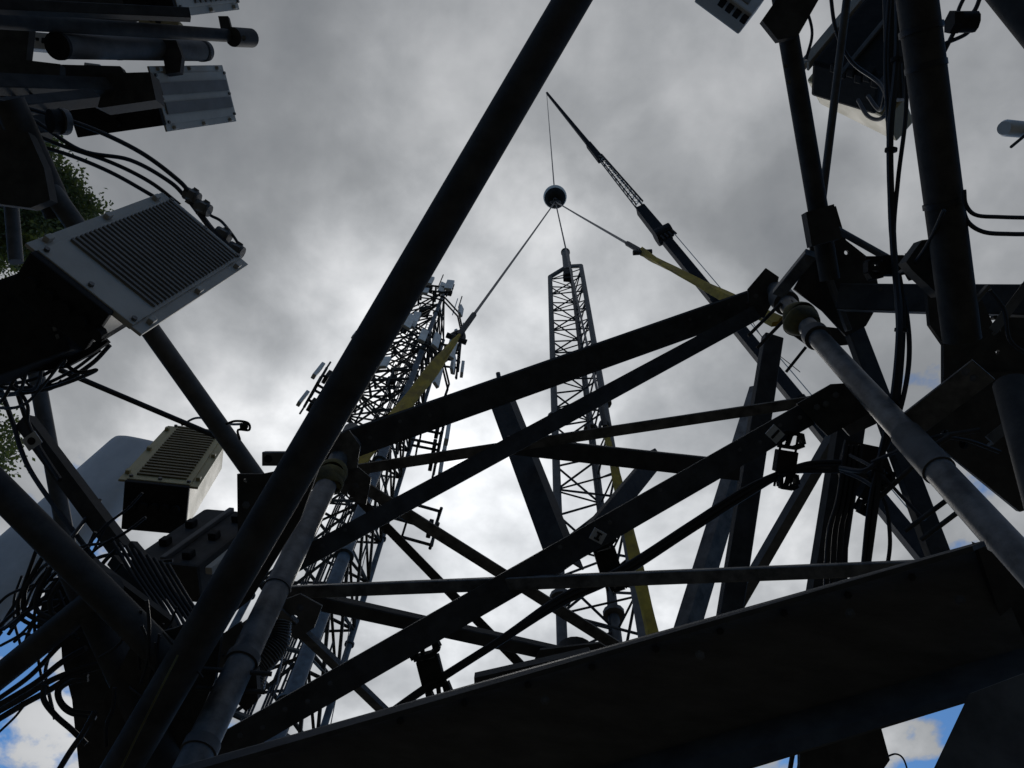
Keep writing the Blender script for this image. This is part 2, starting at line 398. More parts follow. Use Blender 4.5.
bm = B(); sweep(bm, [ballP+Vector((0, 0, .25)), ballP+Vector((0, 0, .38)), ballP+Vector((0, 0, .55))], circ(.05, 10), scales=[1, .9, .4]); link('swivel', bm, DARK, root, smooth=True)
bm = B(); sweep(bm, [ballP+Vector((0, 0, .24)), tip], circ(.016, 6))
tag(link('hoist_line', bm, ROPE, None, ballP, smooth=True), 'thin vertical steel hoist line between the crane tip and the ball', 'hoist line')

# crane boom: telescopic main boom, lattice extension, slim tip
low = P(929, 556, 25.0)
def onb(x):      # point on the boom line seen at image column x
    lo, hi = 0.0, 1.0
    for _ in range(40):
        m = (lo+hi)/2; q = tip.lerp(low, m)
        if px(q)[0] < x: lo = m
        else: hi = m
    return tip.lerp(low, lo)
bdir = (low-tip).normalized()
base = tip + bdir*((tip.z-2.2)/-bdir.z)
root = thing('crane_boom', base, 'long dark telescopic crane boom with lattice extension leaning over the scene', 'crane boom')
def bsec(name, pa, pb, w0, w1, m=BOOM, h=1.15):
    bm = B(); n0, n1 = prof_R(w0, w0*h), prof_R(w1, w1*h)
    r = sweep(bm, [pa, pb], prof_R(1, h), scales=[w0, w1]); return link(name, bm, m, root)
jt, j1, j2, j3, j4 = tip, onb(588), onb(600), onb(640), onb(663)
bsec('boom_tip', jt, j1, .12, .22)
bsec('extension_joint', j1, j2, .30, .34)
bm = B(); cs = []
vv = bdir.cross(VIEW).normalized(); wv = vv.cross(bdir).normalized()
for a, b in ((-1, -1), (1, -1), (1, 1), (-1, 1)):
    p, q = j2+(vv*a+wv*b)*.11, j3+(vv*a+wv*b)*.18; cs.append((p, q)); sweep(bm, [p, q], circ(.05 if a > 0 else .035, 6))
link('lattice_chords', bm, BOOM, root)
bm = B()
for i in range(4):
    (p, q), (p2, q2) = cs[i], cs[(i+1) % 4]
    for k in range(10):
        t0, t1 = k/10, (k+1)/10
        sweep(bm, [p.lerp(q, t0), p2.lerp(q2, (t0+t1)/2), p.lerp(q, t1)], circ(.017, 5))
link('lattice_lacing', bm, BOOML, root)
bsec('extension_foot', j3, j4, .48, .55)
bm = B(); hd = j4
sweep(bm, [hd-vv*.42, hd+vv*.42], circ(.36, 16)); sweep(bm, [hd+wv*.3-vv*.35, hd+wv*.3+vv*.35], circ(.3, 16))
for e in (-.3, -.1, .1, .3): sweep(bm, [hd+bdir*.5+wv*-.42+vv*e, hd+bdir*.9+wv*-.5+vv*e], circ(.05, 6))
link('boom_head', bm, BOOM, root)
L_ = (base-j4).length; w_ = .44
for i, f0 in enumerate((0, .12, .27, .48, .72)):
    f1 = (.12, .27, .48, .72, 1.0)[i]
    bsec('boom_section', j4+bdir*L_*f0, j4+bdir*(L_*f1+.2), w_, w_*1.03); w_ *= 1.075
    if i: 
        bsec('section_collar', j4+bdir*(L_*f0-.12), j4+bdir*(L_*f0+.10), w_*1.06, w_*1.06)
bm = B(); sweep(bm, [j4+vv*.42-bdir*.4, j4+bdir*L_*.55+vv*.52], circ(.022, 6)); link('luff_rope', bm, BOOML, root)
# crane carrier on the ground below the boom foot (outside the picture)
croot = thing('crane_truck', (base.x, base.y, 0), 'yellow mobile crane truck on the ground under the boom foot', 'crane truck')
bd = Vector((bdir.x, bdir.y, 0)).normalized(); ang = math.atan2(bd.y, bd.x)
MT = Matrix.Translation((base.x, base.y, 0)) @ Matrix.Rotation(ang, 4, 'Z')
lc = Local(MT, croot)
bm = B(); box(bm, (0, 0, 1.15), (10, 2.5, .7), .08); lc.add('chassis', bm, DARK)
bm = B(); box(bm, (4.2, 0, 2.0), (1.8, 2.3, 1.4), .15); lc.add('driver_cab', bm, YEL)
bm = B(); box(bm, (0, .9, 2.3), (3.2, .7, 1.2), .1); lc.add('superstructure', bm, YEL)
for x_ in (-3.6, -2.2, 1.8, 3.4):
    for s_ in (-1.05, 1.05):
        bm = B()
        pr = circ(.52, 20)
        sweep(bm, [Vector((x_, s_-.2, .52)), Vector((x_, s_+.2, .52))], pr, ref=Vector((0, 0, 1))); lc.add('wheel', bm, RUBBER, smooth=True)

# slings
def sling(lab, hand, sh, end, wrap, rope_w=.013, sw=.10, rlab=None):
    """wire rope from the ball hook to a shackle, then a yellow strap down to the leg"""
    top = ballP + Vector((0, 0, -.5))
    rt = thing('rigging_sling', top, lab, 'sling', 'slings under the crane ball')
    pe = P(*end); ps = P(*sh)
    bm = B(); sweep(bm, [top, top.lerp(ps, .5)+Vector((0, 0, -.02)), ps], circ(rope_w, 8)); link('wire_rope', bm, ROPE, rt, smooth=True)
    u = (ps-top).normalized()
    bm = B(); sweep(bm, [ps-u*.75, ps-u*.72, ps-u*.05], circ(rope_w*1.9, 8)); 
    v = u.cross(VIEW).normalized()
    link('ferrule', bm, DARK, rt, smooth=True)
    bm = B(); tube_path(bm, [ps-u*.2, ps-u*.11+v*.035, ps+v*.045, ps+u*.05, ps-v*.045, ps-u*.11-v*.035, ps-u*.2], .015, 8, 4)
    sweep(bm, [ps-v*.08+u*.02, ps+v*.08+u*.02], circ(.022, 8)); link('shackle', bm, DARK, rt, smooth=True)
    # strap: folded webbing, bunched at the shackle, widening and twisting a little
    bm = B(); n = 22; d = (pe-ps); uu = d.normalized(); v0 = uu.cross(VIEW).normalized(); n0 = v0.cross(uu)
    rings = []
    for i in range(n+1):
        t = i/n; p = ps.lerp(pe, t) + Vector((0, 0, -.05))*math.sin(t*math.pi)
        W = sw*(.45 + .55*min(1, t*4))*(1 - .12*math.sin(t*9)**2); th = .014+.02*(1-min(1, t*5))
        a = .35*math.sin(t*4.0+1); v = v0*math.cos(a)+n0*math.sin(a); nn = n0*math.cos(a)-v0*math.sin(a)
        ring = []
        for k in range(12):
            q = 2*math.pi*k/12; fold = .6*math.sin(3*q+t*9)+.25*math.sin(5*q-t*13)
            ring.append(bm.verts.new(p + v*math.cos(q)*W/2 + nn*(math.sin(q)*th*(1+fold))))
        rings.append(ring)
    for r0, r1 in zip(rings, rings[1:]):
        for k in range(12): bm.faces.new((r0[k], r0[(k+1) % 12], r1[(k+1) % 12], r1[k]))
    bm.faces.new(rings[0]); bm.faces.new(rings[-1][::-1])
    st_ = link('strap', bm, YEL, rt, smooth=True)
    if wrap:
        base_, row, rr = wrap; c_ = plumb(base_, row); bm = B()
        for t_, (tx_, ty_) in enumerate(((.5, .1), (-.35, .4), (.15, -.5))):
            q = [c_ + Vector((math.cos(a)*rr*(1+.06*math.sin(3*a+t_)), math.sin(a)*rr*(1+.08*math.cos(2*a)), rr*(tx_*math.cos(a)+ty_*math.sin(a))+(t_-1)*.035)) for a in [k*2*math.pi/28 for k in range(29)]]
            sweep(bm, q, [(a*.040, b*.009) for a, b in circ(1, 10)], ref=Vector((math.cos(0), 0, 0)))
        link('strap_loop', bm, WRAP, rt, smooth=True)
sling('yellow strapped sling from the ball to the left leg, crossing the tall cell tower', 0, (457, 338, 5.7), (352, 470, 3.5),
      (P(350, 436, 3.4), 478, .050), sw=.09)
sling('yellow strapped sling from the ball to the right leg, beside the crane boom', 0, (642, 252, 6.4), (778, 322, 3.95),
      (P(768, 283, 3.9), 320, .060), sw=.085)
sling('yellow strapped sling running down beside the slim lattice mast', 0, (606, 430, 6.2), (655, 645, 4.4),
      None, sw=.085)

# ------------------------------------------------------------------ slim lattice mast
h0 = P(550, 277, 13.5).z
ml = P(550, 277, 13.5); mr = at_height(581, 266, h0); mc = at_height(573, 285, h0)
cen = (ml+mr+mc)/3
mroot = thing('lattice_mast', (cen.x, cen.y, 0), 'slim triangular lattice mast rising in the middle, with a short post on its peak', 'mast')
for q in (ml, mr, mc):
    bm = B(); sweep(bm, [Vector((q.x, q.y, 0)), q], circ(.040, 12))
    for zf in (3.2, 6.2, 9.2): sweep(bm, [Vector((q.x, q.y, zf-.02)), Vector((q.x, q.y, zf+.02))], circ(.085, 12))
    link('leg', bm, WEATH, mroot, smooth=True)
pk = cen + Vector((0, 0, .6))
for q in (ml, mr, mc):
    bm = B(); sweep(bm, [q, pk], circ(.04, 10)); link('peak_arm', bm, WEATH, mroot, smooth=True)
bm = B(); sweep(bm, [pk+Vector((0, 0, -.3)), pk+Vector((0, 0, 1.0))], circ(.075, 14)); sweep(bm, [pk+Vector((0, 0, .98)), pk+Vector((0, 0, 1.03))], circ(.09, 14))
link('top_post', bm, WEATH, mroot, smooth=True)
bm = B(); box(bm, tuple(pk+Vector((0, 0, -.55))), (.16, .16, .35), .02); link('sheave_block', bm, RDARK, mroot)
st = .85; nst = int(h0/st)
for (a, b) in ((ml, mr), (mr, mc), (mc, ml)):
    bm = B()
    for i in range(nst):
        z0 = h0-.15-i*st; A_ = Vector((a.x, a.y, z0)); B_ = Vector((b.x, b.y, z0-st/2)); C_ = Vector((a.x, a.y, z0-st))
        sweep(bm, [A_, B_], circ(.011, 6)); sweep(bm, [B_, C_], circ(.011, 6)); sweep(bm, [A_, Vector((b.x, b.y, z0-.03))], circ(.009, 6))
    link('lattice_lacing', bm, DARK, mroot, smooth=True)
cable([(570, 262, 13.0), (573, 290, 12.2), (580, 350, 10.0), (588, 420, 8.4), (598, 500, 7.2), (606, 560, 6.4), (611, 640, 5.6)], 2.6, 'black cable running down inside the slim lattice mast', 'cables')

# ------------------------------------------------------------------ THE TOWER SECTION around the camera
legA1 = P(350, 436, 3.4); legB1 = P(768, 283, 3.9)
sec = thing('tower_section', P(640, 900, 2.6)*1.0, 'dark steel tower section of crossing braces and a deep channel beam in the foreground', 'tower section')
def vleg(name, p, r, z0=.05, ext=0, m=GALV):
    bm = B(); sweep(bm, [Vector((p.x, p.y, z0)), p+Vector((0, 0, ext))], circ(r, 28)); o = link(name, bm, m, sec, smooth=True); return o
rA = .041; rB = .042
A0 = legA1; oa = vleg('leg', A0, rA, ext=.05)
B0 = legB1; ob = vleg('leg', B0, rB, ext=.05)
def legp(p, y): q = plumb(p, y); x, yy, d = px(q); return (x, yy, d)
def ring_on(p, y, r, h=.03, name='collar', m=None, par=None):
    q = plumb(p, y); bm = B(); sweep(bm, [q-Vector((0, 0, h/2)), q+Vector((0, 0, h/2))], circ(r, 24)); return link(name, bm, m or WEATH, par or sec, smooth=True)
for y, r, h in ((447, .070, .02), (588, .045, .012), (660, .048, .025), (748, .046, .03)): ring_on(A0, y, r, h)
for y, r, h in ((300, .06, .10), (336, .056, .05), (452, .048, .22)): ring_on(B0, y, r, h, m=WEATH)

W = 'diagonal_brace'
def br(a, b, w, kind='L', m=WEATH, h=None, roll=0, name=W): return bar(sec, name, a, b, w, kind, m, h, roll)
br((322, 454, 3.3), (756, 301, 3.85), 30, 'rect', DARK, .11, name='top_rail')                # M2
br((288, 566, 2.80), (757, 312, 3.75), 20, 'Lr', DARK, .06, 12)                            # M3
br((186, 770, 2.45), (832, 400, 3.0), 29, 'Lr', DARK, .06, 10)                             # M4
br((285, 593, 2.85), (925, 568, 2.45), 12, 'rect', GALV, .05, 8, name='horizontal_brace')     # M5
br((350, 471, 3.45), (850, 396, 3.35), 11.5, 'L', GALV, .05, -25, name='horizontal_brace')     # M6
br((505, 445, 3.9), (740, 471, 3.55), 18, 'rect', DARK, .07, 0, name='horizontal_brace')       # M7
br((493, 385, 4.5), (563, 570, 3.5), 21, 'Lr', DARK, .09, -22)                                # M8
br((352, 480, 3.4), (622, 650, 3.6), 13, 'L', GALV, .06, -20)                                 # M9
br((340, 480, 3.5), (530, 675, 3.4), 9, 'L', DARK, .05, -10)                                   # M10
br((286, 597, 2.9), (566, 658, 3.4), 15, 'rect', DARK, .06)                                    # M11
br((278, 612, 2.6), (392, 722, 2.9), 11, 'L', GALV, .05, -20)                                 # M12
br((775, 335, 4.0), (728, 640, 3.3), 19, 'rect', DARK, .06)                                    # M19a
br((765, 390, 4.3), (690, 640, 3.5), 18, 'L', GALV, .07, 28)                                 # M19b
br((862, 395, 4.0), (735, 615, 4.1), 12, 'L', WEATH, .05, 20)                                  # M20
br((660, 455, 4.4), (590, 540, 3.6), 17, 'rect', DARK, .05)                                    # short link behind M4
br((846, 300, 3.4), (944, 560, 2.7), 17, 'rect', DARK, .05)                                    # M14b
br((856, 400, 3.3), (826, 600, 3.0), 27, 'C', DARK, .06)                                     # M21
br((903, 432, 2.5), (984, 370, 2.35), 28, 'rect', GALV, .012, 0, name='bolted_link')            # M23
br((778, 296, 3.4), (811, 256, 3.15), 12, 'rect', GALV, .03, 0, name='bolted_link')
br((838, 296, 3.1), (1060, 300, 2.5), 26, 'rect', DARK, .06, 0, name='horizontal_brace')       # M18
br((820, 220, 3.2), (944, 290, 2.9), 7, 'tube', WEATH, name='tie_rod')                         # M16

# deep channel beam across the bottom: web, two flanges, end plate
def slab(name, quad, th, m=DARK, par=sec, away=None):
    bm = B(); q = [P(*p) for p in quad]; n_ = (q[1]-q[0]).cross(q[3]-q[0]).normalized()
    if n_.dot((q[0]+q[2])/2-CAM) < 0: n_ = -n_
    vs = [bm.verts.new(p) for p in q] + [bm.verts.new(p+n_*th) for p in q]
    for f in ((0, 1, 2, 3), (7, 6, 5, 4), (0, 4, 5, 1), (1, 5, 6, 2), (2, 6, 7, 3), (3, 7, 4, 0)): bm.faces.new([vs[i] for i in f])
    return link(name, bm, m, par)
slab('beam_web', [(150, 775, 1.75), (984, 541, 1.55), (1030, 652, 1.50), (120, 909, 1.70)], .012, BEAM)
slab('beam_flange', [(150, 775, 1.74), (984, 541, 1.54), (972, 546, 1.46), (150, 783, 1.66)], .010, DARK)
slab('beam_flange', [(118, 903, 1.69), (1040, 643, 1.49), (1060, 672, 1.40), (120, 960, 1.60)], .010, DARK)
plate(sec, 'end_plate', [(976, 543), (992, 552), (1045, 612), (1100, 640), (1100, 700), (1034, 700), (1008, 640)], 1.52, .015, DARK)
plate(sec, 'beam_bracket', [(474, 678), (590, 652), (596, 664), (590, 690), (476, 720)], 2.1, .04, DARK)
bar(sec, 'threaded_rod', (498, 373, 4.6), (503, 402, 4.5), 4.5, 'tube', GALV)
for (x, y) in ((545, 700), (700, 655), (850, 613), (960, 600)):
    bolt(sec, x, y, 1.66-(x-150)*.00024, .010, .012, m=WEATH)
for k in range(9):
    x = 400+k*64; t = (x-150)/834; y = 775-234*t+16
    bolt(sec, x, y, 1.735-.2*t, .008, .010, m=DARK)
bm = B(); c = P(575, 654, 3.6); sweep(bm, [c-Vector((0, 0, .1)), c+Vector((0, 0, .02))], circ(.09, 20)); link('base_socket', bm, DARK, sec, smooth=True)
plate(sec, 'gusset_plate', [(540, 650), (600, 643), (640, 668), (520, 690)], 3.3, .02, DARK)
# lower right steel plate near the lens
plate(sec, 'corner_plate', [(969, 694), (1060, 660), (1060, 800), (912, 800), (934, 768)], 1.25, .012, WEATH, (.1, 0))

# gussets at the joints
pA = legp(A0, 480)
plate(sec, 'gusset_plate', [(330, 470), (352, 462), (371, 478), (366, 505), (350, 500), (335, 487)], 3.30, .012, GALV, holes=[(351, 494, 4.2)])
plate(sec, 'gusset_plate', [(262, 608), (300, 594), (322, 606), (314, 628), (296, 640), (268, 618)], 2.62, .012, WEATH, holes=[(294, 620, 5)])
plate(sec, 'gusset_plate', [(326, 440), (349, 430), (360, 446), (357, 468), (338, 470)], 3.2, .012, GALV)
plate(sec, 'gusset_plate', [(214, 640), (240, 622), (252, 640), (232, 676), (216, 668)], 2.30, .012, WEATH)
# right joint: the big dark gusset with its folded edge
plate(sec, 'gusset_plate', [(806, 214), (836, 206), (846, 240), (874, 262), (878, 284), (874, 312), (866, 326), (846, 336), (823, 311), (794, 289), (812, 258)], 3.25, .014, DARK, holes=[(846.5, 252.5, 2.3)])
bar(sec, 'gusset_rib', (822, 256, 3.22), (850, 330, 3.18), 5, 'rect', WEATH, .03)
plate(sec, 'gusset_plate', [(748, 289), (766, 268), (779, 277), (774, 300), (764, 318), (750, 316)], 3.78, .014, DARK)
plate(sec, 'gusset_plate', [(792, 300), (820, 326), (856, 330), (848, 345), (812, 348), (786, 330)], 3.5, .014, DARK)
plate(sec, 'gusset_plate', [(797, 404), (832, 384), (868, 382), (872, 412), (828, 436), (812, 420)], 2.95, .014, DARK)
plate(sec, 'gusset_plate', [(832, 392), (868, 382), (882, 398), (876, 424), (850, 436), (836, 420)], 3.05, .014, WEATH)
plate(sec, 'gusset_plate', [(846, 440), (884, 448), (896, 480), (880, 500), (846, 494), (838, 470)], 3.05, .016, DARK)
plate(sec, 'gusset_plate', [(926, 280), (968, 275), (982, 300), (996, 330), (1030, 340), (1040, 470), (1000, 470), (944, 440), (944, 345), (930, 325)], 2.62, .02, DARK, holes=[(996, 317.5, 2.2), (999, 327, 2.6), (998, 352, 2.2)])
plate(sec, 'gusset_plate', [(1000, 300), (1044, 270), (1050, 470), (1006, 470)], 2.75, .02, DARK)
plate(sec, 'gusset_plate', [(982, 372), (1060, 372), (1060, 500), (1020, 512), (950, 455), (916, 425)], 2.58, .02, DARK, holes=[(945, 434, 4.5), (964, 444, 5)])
br((1012, 385, 1.9), (1090, 660, 1.45), 34, 'tube', DARK, name='stub_pipe')
for (x, y, d) in ((974, 378, 2.33), (808, 259, 3.1), (966, 372, 2.24), (836, 395, 2.93), (826, 404, 2.93), (817, 407, 2.93), (862, 394, 3.0), (870, 408, 3.0), (756, 296, 3.72), (240, 640, 2.24), (336, 462, 3.12), (300, 608, 2.55), (356, 486, 3.22)):
    bolt(sec, x, y, d, .013, .026, m=WEATH)
for (xa, ya, da, xb, yb, db, n_, sk) in ((340, 446, 3.25, 430, 413, 3.3, 4, 5), (690, 322, 3.75, 748, 300, 3.8, 4, 5), (300, 556, 2.76, 345, 532, 2.85, 3, 4), (740, 452, 2.86, 800, 415, 2.9, 4, 5), (240, 738, 2.45, 330, 686, 2.5, 5, 5), (560, 549, 2.70, 660, 492, 2.76, 3, 4), (880, 291, 2.95, 930, 292, 2.75, 3, 4)  ):
    for k in range(n_):
        t = k/(n_-1); bolt(sec, xa+(xb-xa)*t, ya+(yb-ya)*t+sk*((k % 2)-.5), da+(db-da)*t, .009, .014, m=WEATH)
# tag bar, u-bolts and threaded rods round leg B
for (x0, y0, x1, y1, d, w) in ((748, 336, 781, 303, 3.6, 3.5), (757, 348, 792, 312, 3.6, 3.5), (786, 372, 806, 347, 3.6, 3), (905, 531, 947, 500, 2.5, 5), (921, 540, 962, 509, 2.45, 5), (880, 497, 925, 455, 2.6, 5), (908, 462, 950, 436, 2.4, 6), (936, 437, 980, 430, 2.4, 5)):
    bar(sec, 'threaded_rod', (x0, y0, d), (x1, y1, d-.05), w, 'tube', DARK)
# left leg: clamp rods low down and spring-like flexible conduit
for (x0, y0, x1, y1) in ((190, 668, 272, 674), (196, 688, 265, 692)):
    bar(sec, 'threaded_rod', (x0, y0, 2.1), (x1, y1, 2.15), 5, 'tube', DARK)
plate(sec, 'clamp_plate', [(238, 672), (256, 670), (258, 700), (246, 712), (234, 700)], 2.15, .03, DARK)

# ------------------------------------------------------------------ left antenna mount (big diagonal pipe and its neighbours)
lm = thing('antenna_mount', P(170, 690, 2.2), 'left antenna mount of dark pipes, one long diagonal pipe reaching the top edge', 'antenna mount', 'antenna mounts')
def lb(a, b, w, kind='tube', m=DARK, h=None, roll=0, name='mount_pipe', par=lm): return bar(par, name, a, b, w, kind, m, h, roll)
lb((592, -34, 2.15), (118, 775, 2.0), 36)                           # M1
lb((8, 100, 2.9), (60, 215, 3.1), 30); 
lb((-5, 112, 3.0), (275, 505, 3.2), 20, m=WEATH)                    # M24
lb((-60, 430, 2.2), (170, 662, 2.1), 30, m=DARK)                    # M28
lb((8, 165, 3.6), (16, 262, 3.5), 13, m=WEATH)
lb((36, 372, 3.4), (70, 560, 3.2), 15, m=WEATH)
lb((20, 420, 3.0), (118, 552, 2.7), 16, 'C', DARK, .05, name='unistrut_rail')
lb((60, 370, 3.3), (232, 443, 3.35), 5.5, m=DARK, name='tie_rod')
lb((0, 205, 3.5), (38, 188, 3.6), 5, m=WEATH, name='tie_rod')
lb((-30, 700, 2.4), (112, 585, 2.2), 24, m=DARK)
lb((70, 560, 2.3), (178, 790, 2.1), 30, m=DARK)
lb((110, 560, 2.6), (182, 645, 2.4), 12, 'rect', DARK, .03)
lb((128, 545, 2.6), (196, 625, 2.4), 10, 'rect', DARK, .03)
plate(lm, 'gusset_plate', [(237, 474), (262, 474), (290, 468), (318, 470), (300, 520), (250, 600), (200, 640), (238, 560)], 2.35, .016, DARK, holes=[(245.5, 480.5, 2)])
plate(lm, 'gusset_plate', [(134, 640), (176, 628), (225, 606), (215, 680), (176, 768), (120, 800), (98, 800), (112, 768), (104, 700)], 2.15, .02, DARK)
plate(lm, 'clamp_plate', [(90, 560), (130, 590), (170, 620), (180, 650), (130, 665), (92, 630)], 2.3, .03, DARK)
plate(lm, 'clamp_plate', [(45, 592), (90, 575), (122, 600), (118, 640), (70, 650), (36, 628)], 2.5, .03, DARK)
plate(lm, 'clamp_plate', [(60, 620), (118, 628), (120, 650), (112, 700), (122, 800), (82, 800), (72, 700), (62, 660)], 2.45, .03, DARK)
lb((262, 459, 2.3), (292, 459, 2.3), 14, 'rect', GALV, .035, name='square_tube')
bolt(lm, 268, 459, 2.28, .013, .008, m=RDARK)
for (x, y) in ((246, 505), (250, 540), (160, 700), (145, 665), (150, 740)): bolt(lm, x, y, 2.25 if y < 600 else 2.1, .012, .02, m=WEATH)

# yellow tape measure-like strip low on the left
cable([(178, 655, 1.95), (160, 690, 1.9), (140, 730, 1.9), (118, 775, 1.9)], 2.2, 'thin yellow cord running down the dark joint at the lower left', m=mat('dull yellow cord', (.12, .10, .03), None, 10, .7), name='cord', cat='cord')

# flexible conduit beside left leg (corrugated)
pts = catmull([P(x, y, d) for x, y, d in ((276, 622, 2.45), (274, 640, 2.42), (264, 655, 2.38), (252, 668, 2.35), (247, 684, 2.32))], 14)
bm = B(); sc = []
fine_pts = []
for a, b in zip(pts, pts[1:]): fine_pts += [a, a.lerp(b, .5)]
fine_pts.append(pts[-1])
sweep(bm, fine_pts, circ(.050, 18), scales=[1.0 if (i//2) % 2 else .80 for i in range(len(fine_pts))])
tag(link('corrugated_conduit', bm, GALV, None, P(276, 622, 2.45), smooth=True), 'grey corrugated hose bending beside the galvanised left leg', 'conduit')

# ------------------------------------------------------------------ right antenna mount
rm = thing('antenna_mount', P(960, 330, 2.3), 'black pipe antenna mount on the right, two steep pipes rising from the bolted joint', 'antenna mount', 'antenna mounts')
def rb(a, b, w, kind='tube', m=DARK, h=None, roll=0, name='mount_pipe'): return bar(rm, name, a, b, w, kind, m, h, roll)
rb((912, -40, 2.15), (962, 340, 2.35), 38)                          # M13
rb((779, -20, 3.0), (830, 280, 3.1), 20)                            # M14
rb((848, -10, 3.1), (821, 210, 3.2), 8, m=WEATH, name='tie_rod')      # M15
rb((985, -25, 1.6), (1040, 42, 1.5), 25)                            # top right corner
plate(rm, 'clamp_plate', [(762, 20), (790, -20), (830, -20), (806, 22), (798, 36), (778, 40)], 2.95, .03, DARK)
plate(rm, 'clamp_plate', [(906, 262), (922, 240), (940, 238), (968, 275), (966, 292), (940, 296), (912, 270)], 2.4, .05, DARK, holes=[(930, 259, 1.8)])
plate(rm, 'clamp_plate', [(806, 212), (834, 204), (842, 238), (812, 246)], 2.98, .05, DARK)
for y, r in ((25, .057), (196, .056), (60, .0545)):
    q0, q1 = P(912, -40, 2.15), P(962, 340, 2.35); t = (y+40)/380; q = q0.lerp(q1, t); u = (q1-q0).normalized()
    bm = B(); sweep(bm, [q-u*.008, q+u*.008], circ(r+.002, 24)); link('band', bm, RUBBER, rm, smooth=True)
for (x, y) in ((786, 66), (789, 82)): bolt(rm, x, y, 2.95, .008, .01)

# ------------------------------------------------------------------ radios
def radio(p0, p1, p3, th, label, casing, grooves=18, gdir='x', dark_end=True, group='remote radio units', marg=.12, cy1=1.0, fm=None, x0f=.24, conn=None, flange=True, mirror=False):
    M, lx, ly = frame3(p0, p1, p3)
    o = thing('remote_radio', M.translation.copy(), label, 'radio unit', group)
    L = Local(M, o)
    bm = B(); box(bm, (lx/2, ly*cy1/2, th/2+.012), (lx, ly*cy1, th-.024), .008); box(bm, (lx/2, ly/2, .018), (lx*.998, ly*.998, .024), .004); L.add('casing', bm, casing)
    if flange:
        bm = B()
        for yy in (-.012, ly+.012): box(bm, (lx/2, yy, .02), (lx*1.0, .05, .012), .003)
        for xx in (.1, .5, .9):
            for yy in (-.02, ly+.02): box(bm, (lx*xx, yy, .010), (.03, .02, .03), .004)
        L.add('mounting_flange', bm, casing)
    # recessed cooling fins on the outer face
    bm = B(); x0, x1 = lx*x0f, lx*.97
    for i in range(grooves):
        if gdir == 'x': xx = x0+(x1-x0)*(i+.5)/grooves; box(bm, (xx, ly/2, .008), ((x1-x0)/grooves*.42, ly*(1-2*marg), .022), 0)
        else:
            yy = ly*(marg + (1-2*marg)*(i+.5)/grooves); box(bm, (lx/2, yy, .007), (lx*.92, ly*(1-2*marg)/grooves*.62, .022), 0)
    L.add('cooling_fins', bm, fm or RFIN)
    if dark_end:
        bm = B(); box(bm, (-.012, ly*cy1/2, th/2+.01), (.03, ly*1.02*cy1, th), .006)
        for i in range(5): sweep(bm, [Vector((-.02, ly*(.15+.17*i), th*.5)), Vector((-.05, ly*(.15+.17*i), th*.5))], circ(.02, 10), ref=Vector((0, 0, 1)))
        L.add('end_cover', bm, RDARK)
    bm = B()
    for xx in (.03, .97):
        for yy in (.04, .5, .96): sweep(bm, [Vector((lx*xx, ly*yy, -.004)), Vector((lx*xx, ly*yy, .02))], circ(.009, 6), ref=Vector((1, 0, 0)))
    L.add('screw_row', bm, GALV)
    # connectors at the far end
    bm = B()
    for i in range(4):
        y_ = ly*(.12+.25*i); tmp = [Vector((lx, y_, th*.45)), Vector((lx+.05, y_, th*.45))]
        sweep(bm, tmp, circ(.022, 10), ref=Vector((0, 0, 1))); sweep(bm, [Vector((lx+.05, y_, th*.45)), Vector((lx+.075, y_, th*.45))], circ(.028, 8), ref=Vector((0, 0, 1)))
    L.add('connector', bm, GALV, smooth=True)
    bm = B(); box(bm, (lx*.45, ly/2, th+.05), (lx*.5, ly*.5, .1), .01); L.add('mounting_bracket', bm, RDARK)
    return o, L, lx, ly
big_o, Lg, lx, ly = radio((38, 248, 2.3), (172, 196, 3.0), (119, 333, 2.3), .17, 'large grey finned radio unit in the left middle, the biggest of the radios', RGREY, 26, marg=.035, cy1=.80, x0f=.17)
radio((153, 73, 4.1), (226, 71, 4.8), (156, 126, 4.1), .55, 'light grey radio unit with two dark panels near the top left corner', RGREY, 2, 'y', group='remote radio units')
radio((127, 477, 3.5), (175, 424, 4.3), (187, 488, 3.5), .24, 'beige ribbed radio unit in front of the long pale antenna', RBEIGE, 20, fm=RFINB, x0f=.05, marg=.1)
radio((170, -22, 3.6), (233, -24, 4.2), (172, 9, 3.6), .25, 'grey ribbed radio unit cut off by the top edge on the left', RGREY, 9)
# stubby tail of R1: labelled lower face
M, lx, ly = frame3((706, -19, 3.5), (752, 15, 3.5), (723, -43, 3.6))
o = thing('junction_box', M.translation, 'small light grey box with dark stickers hanging at the top edge, right of centre', 'junction box')
L = Local(M, o); bm = B(); box(bm, (lx/2, ly/2, .06), (lx, ly, .12), .01); L.add('casing', bm, RWHITE)
bm = B(); box(bm, (lx*.35, ly*.28, -.001), (lx*.3, ly*.16, .004)); box(bm, (lx*.72, ly*.3, -.001), (lx*.22, ly*.2, .004)); L.add('sticker', bm, RFIN)
bm = B()
for i in range(4): box(bm, (lx*(.45+.16*i), -.012, .03), (.03, .03, .03), .004)
L.add('gland', bm, RDARK)
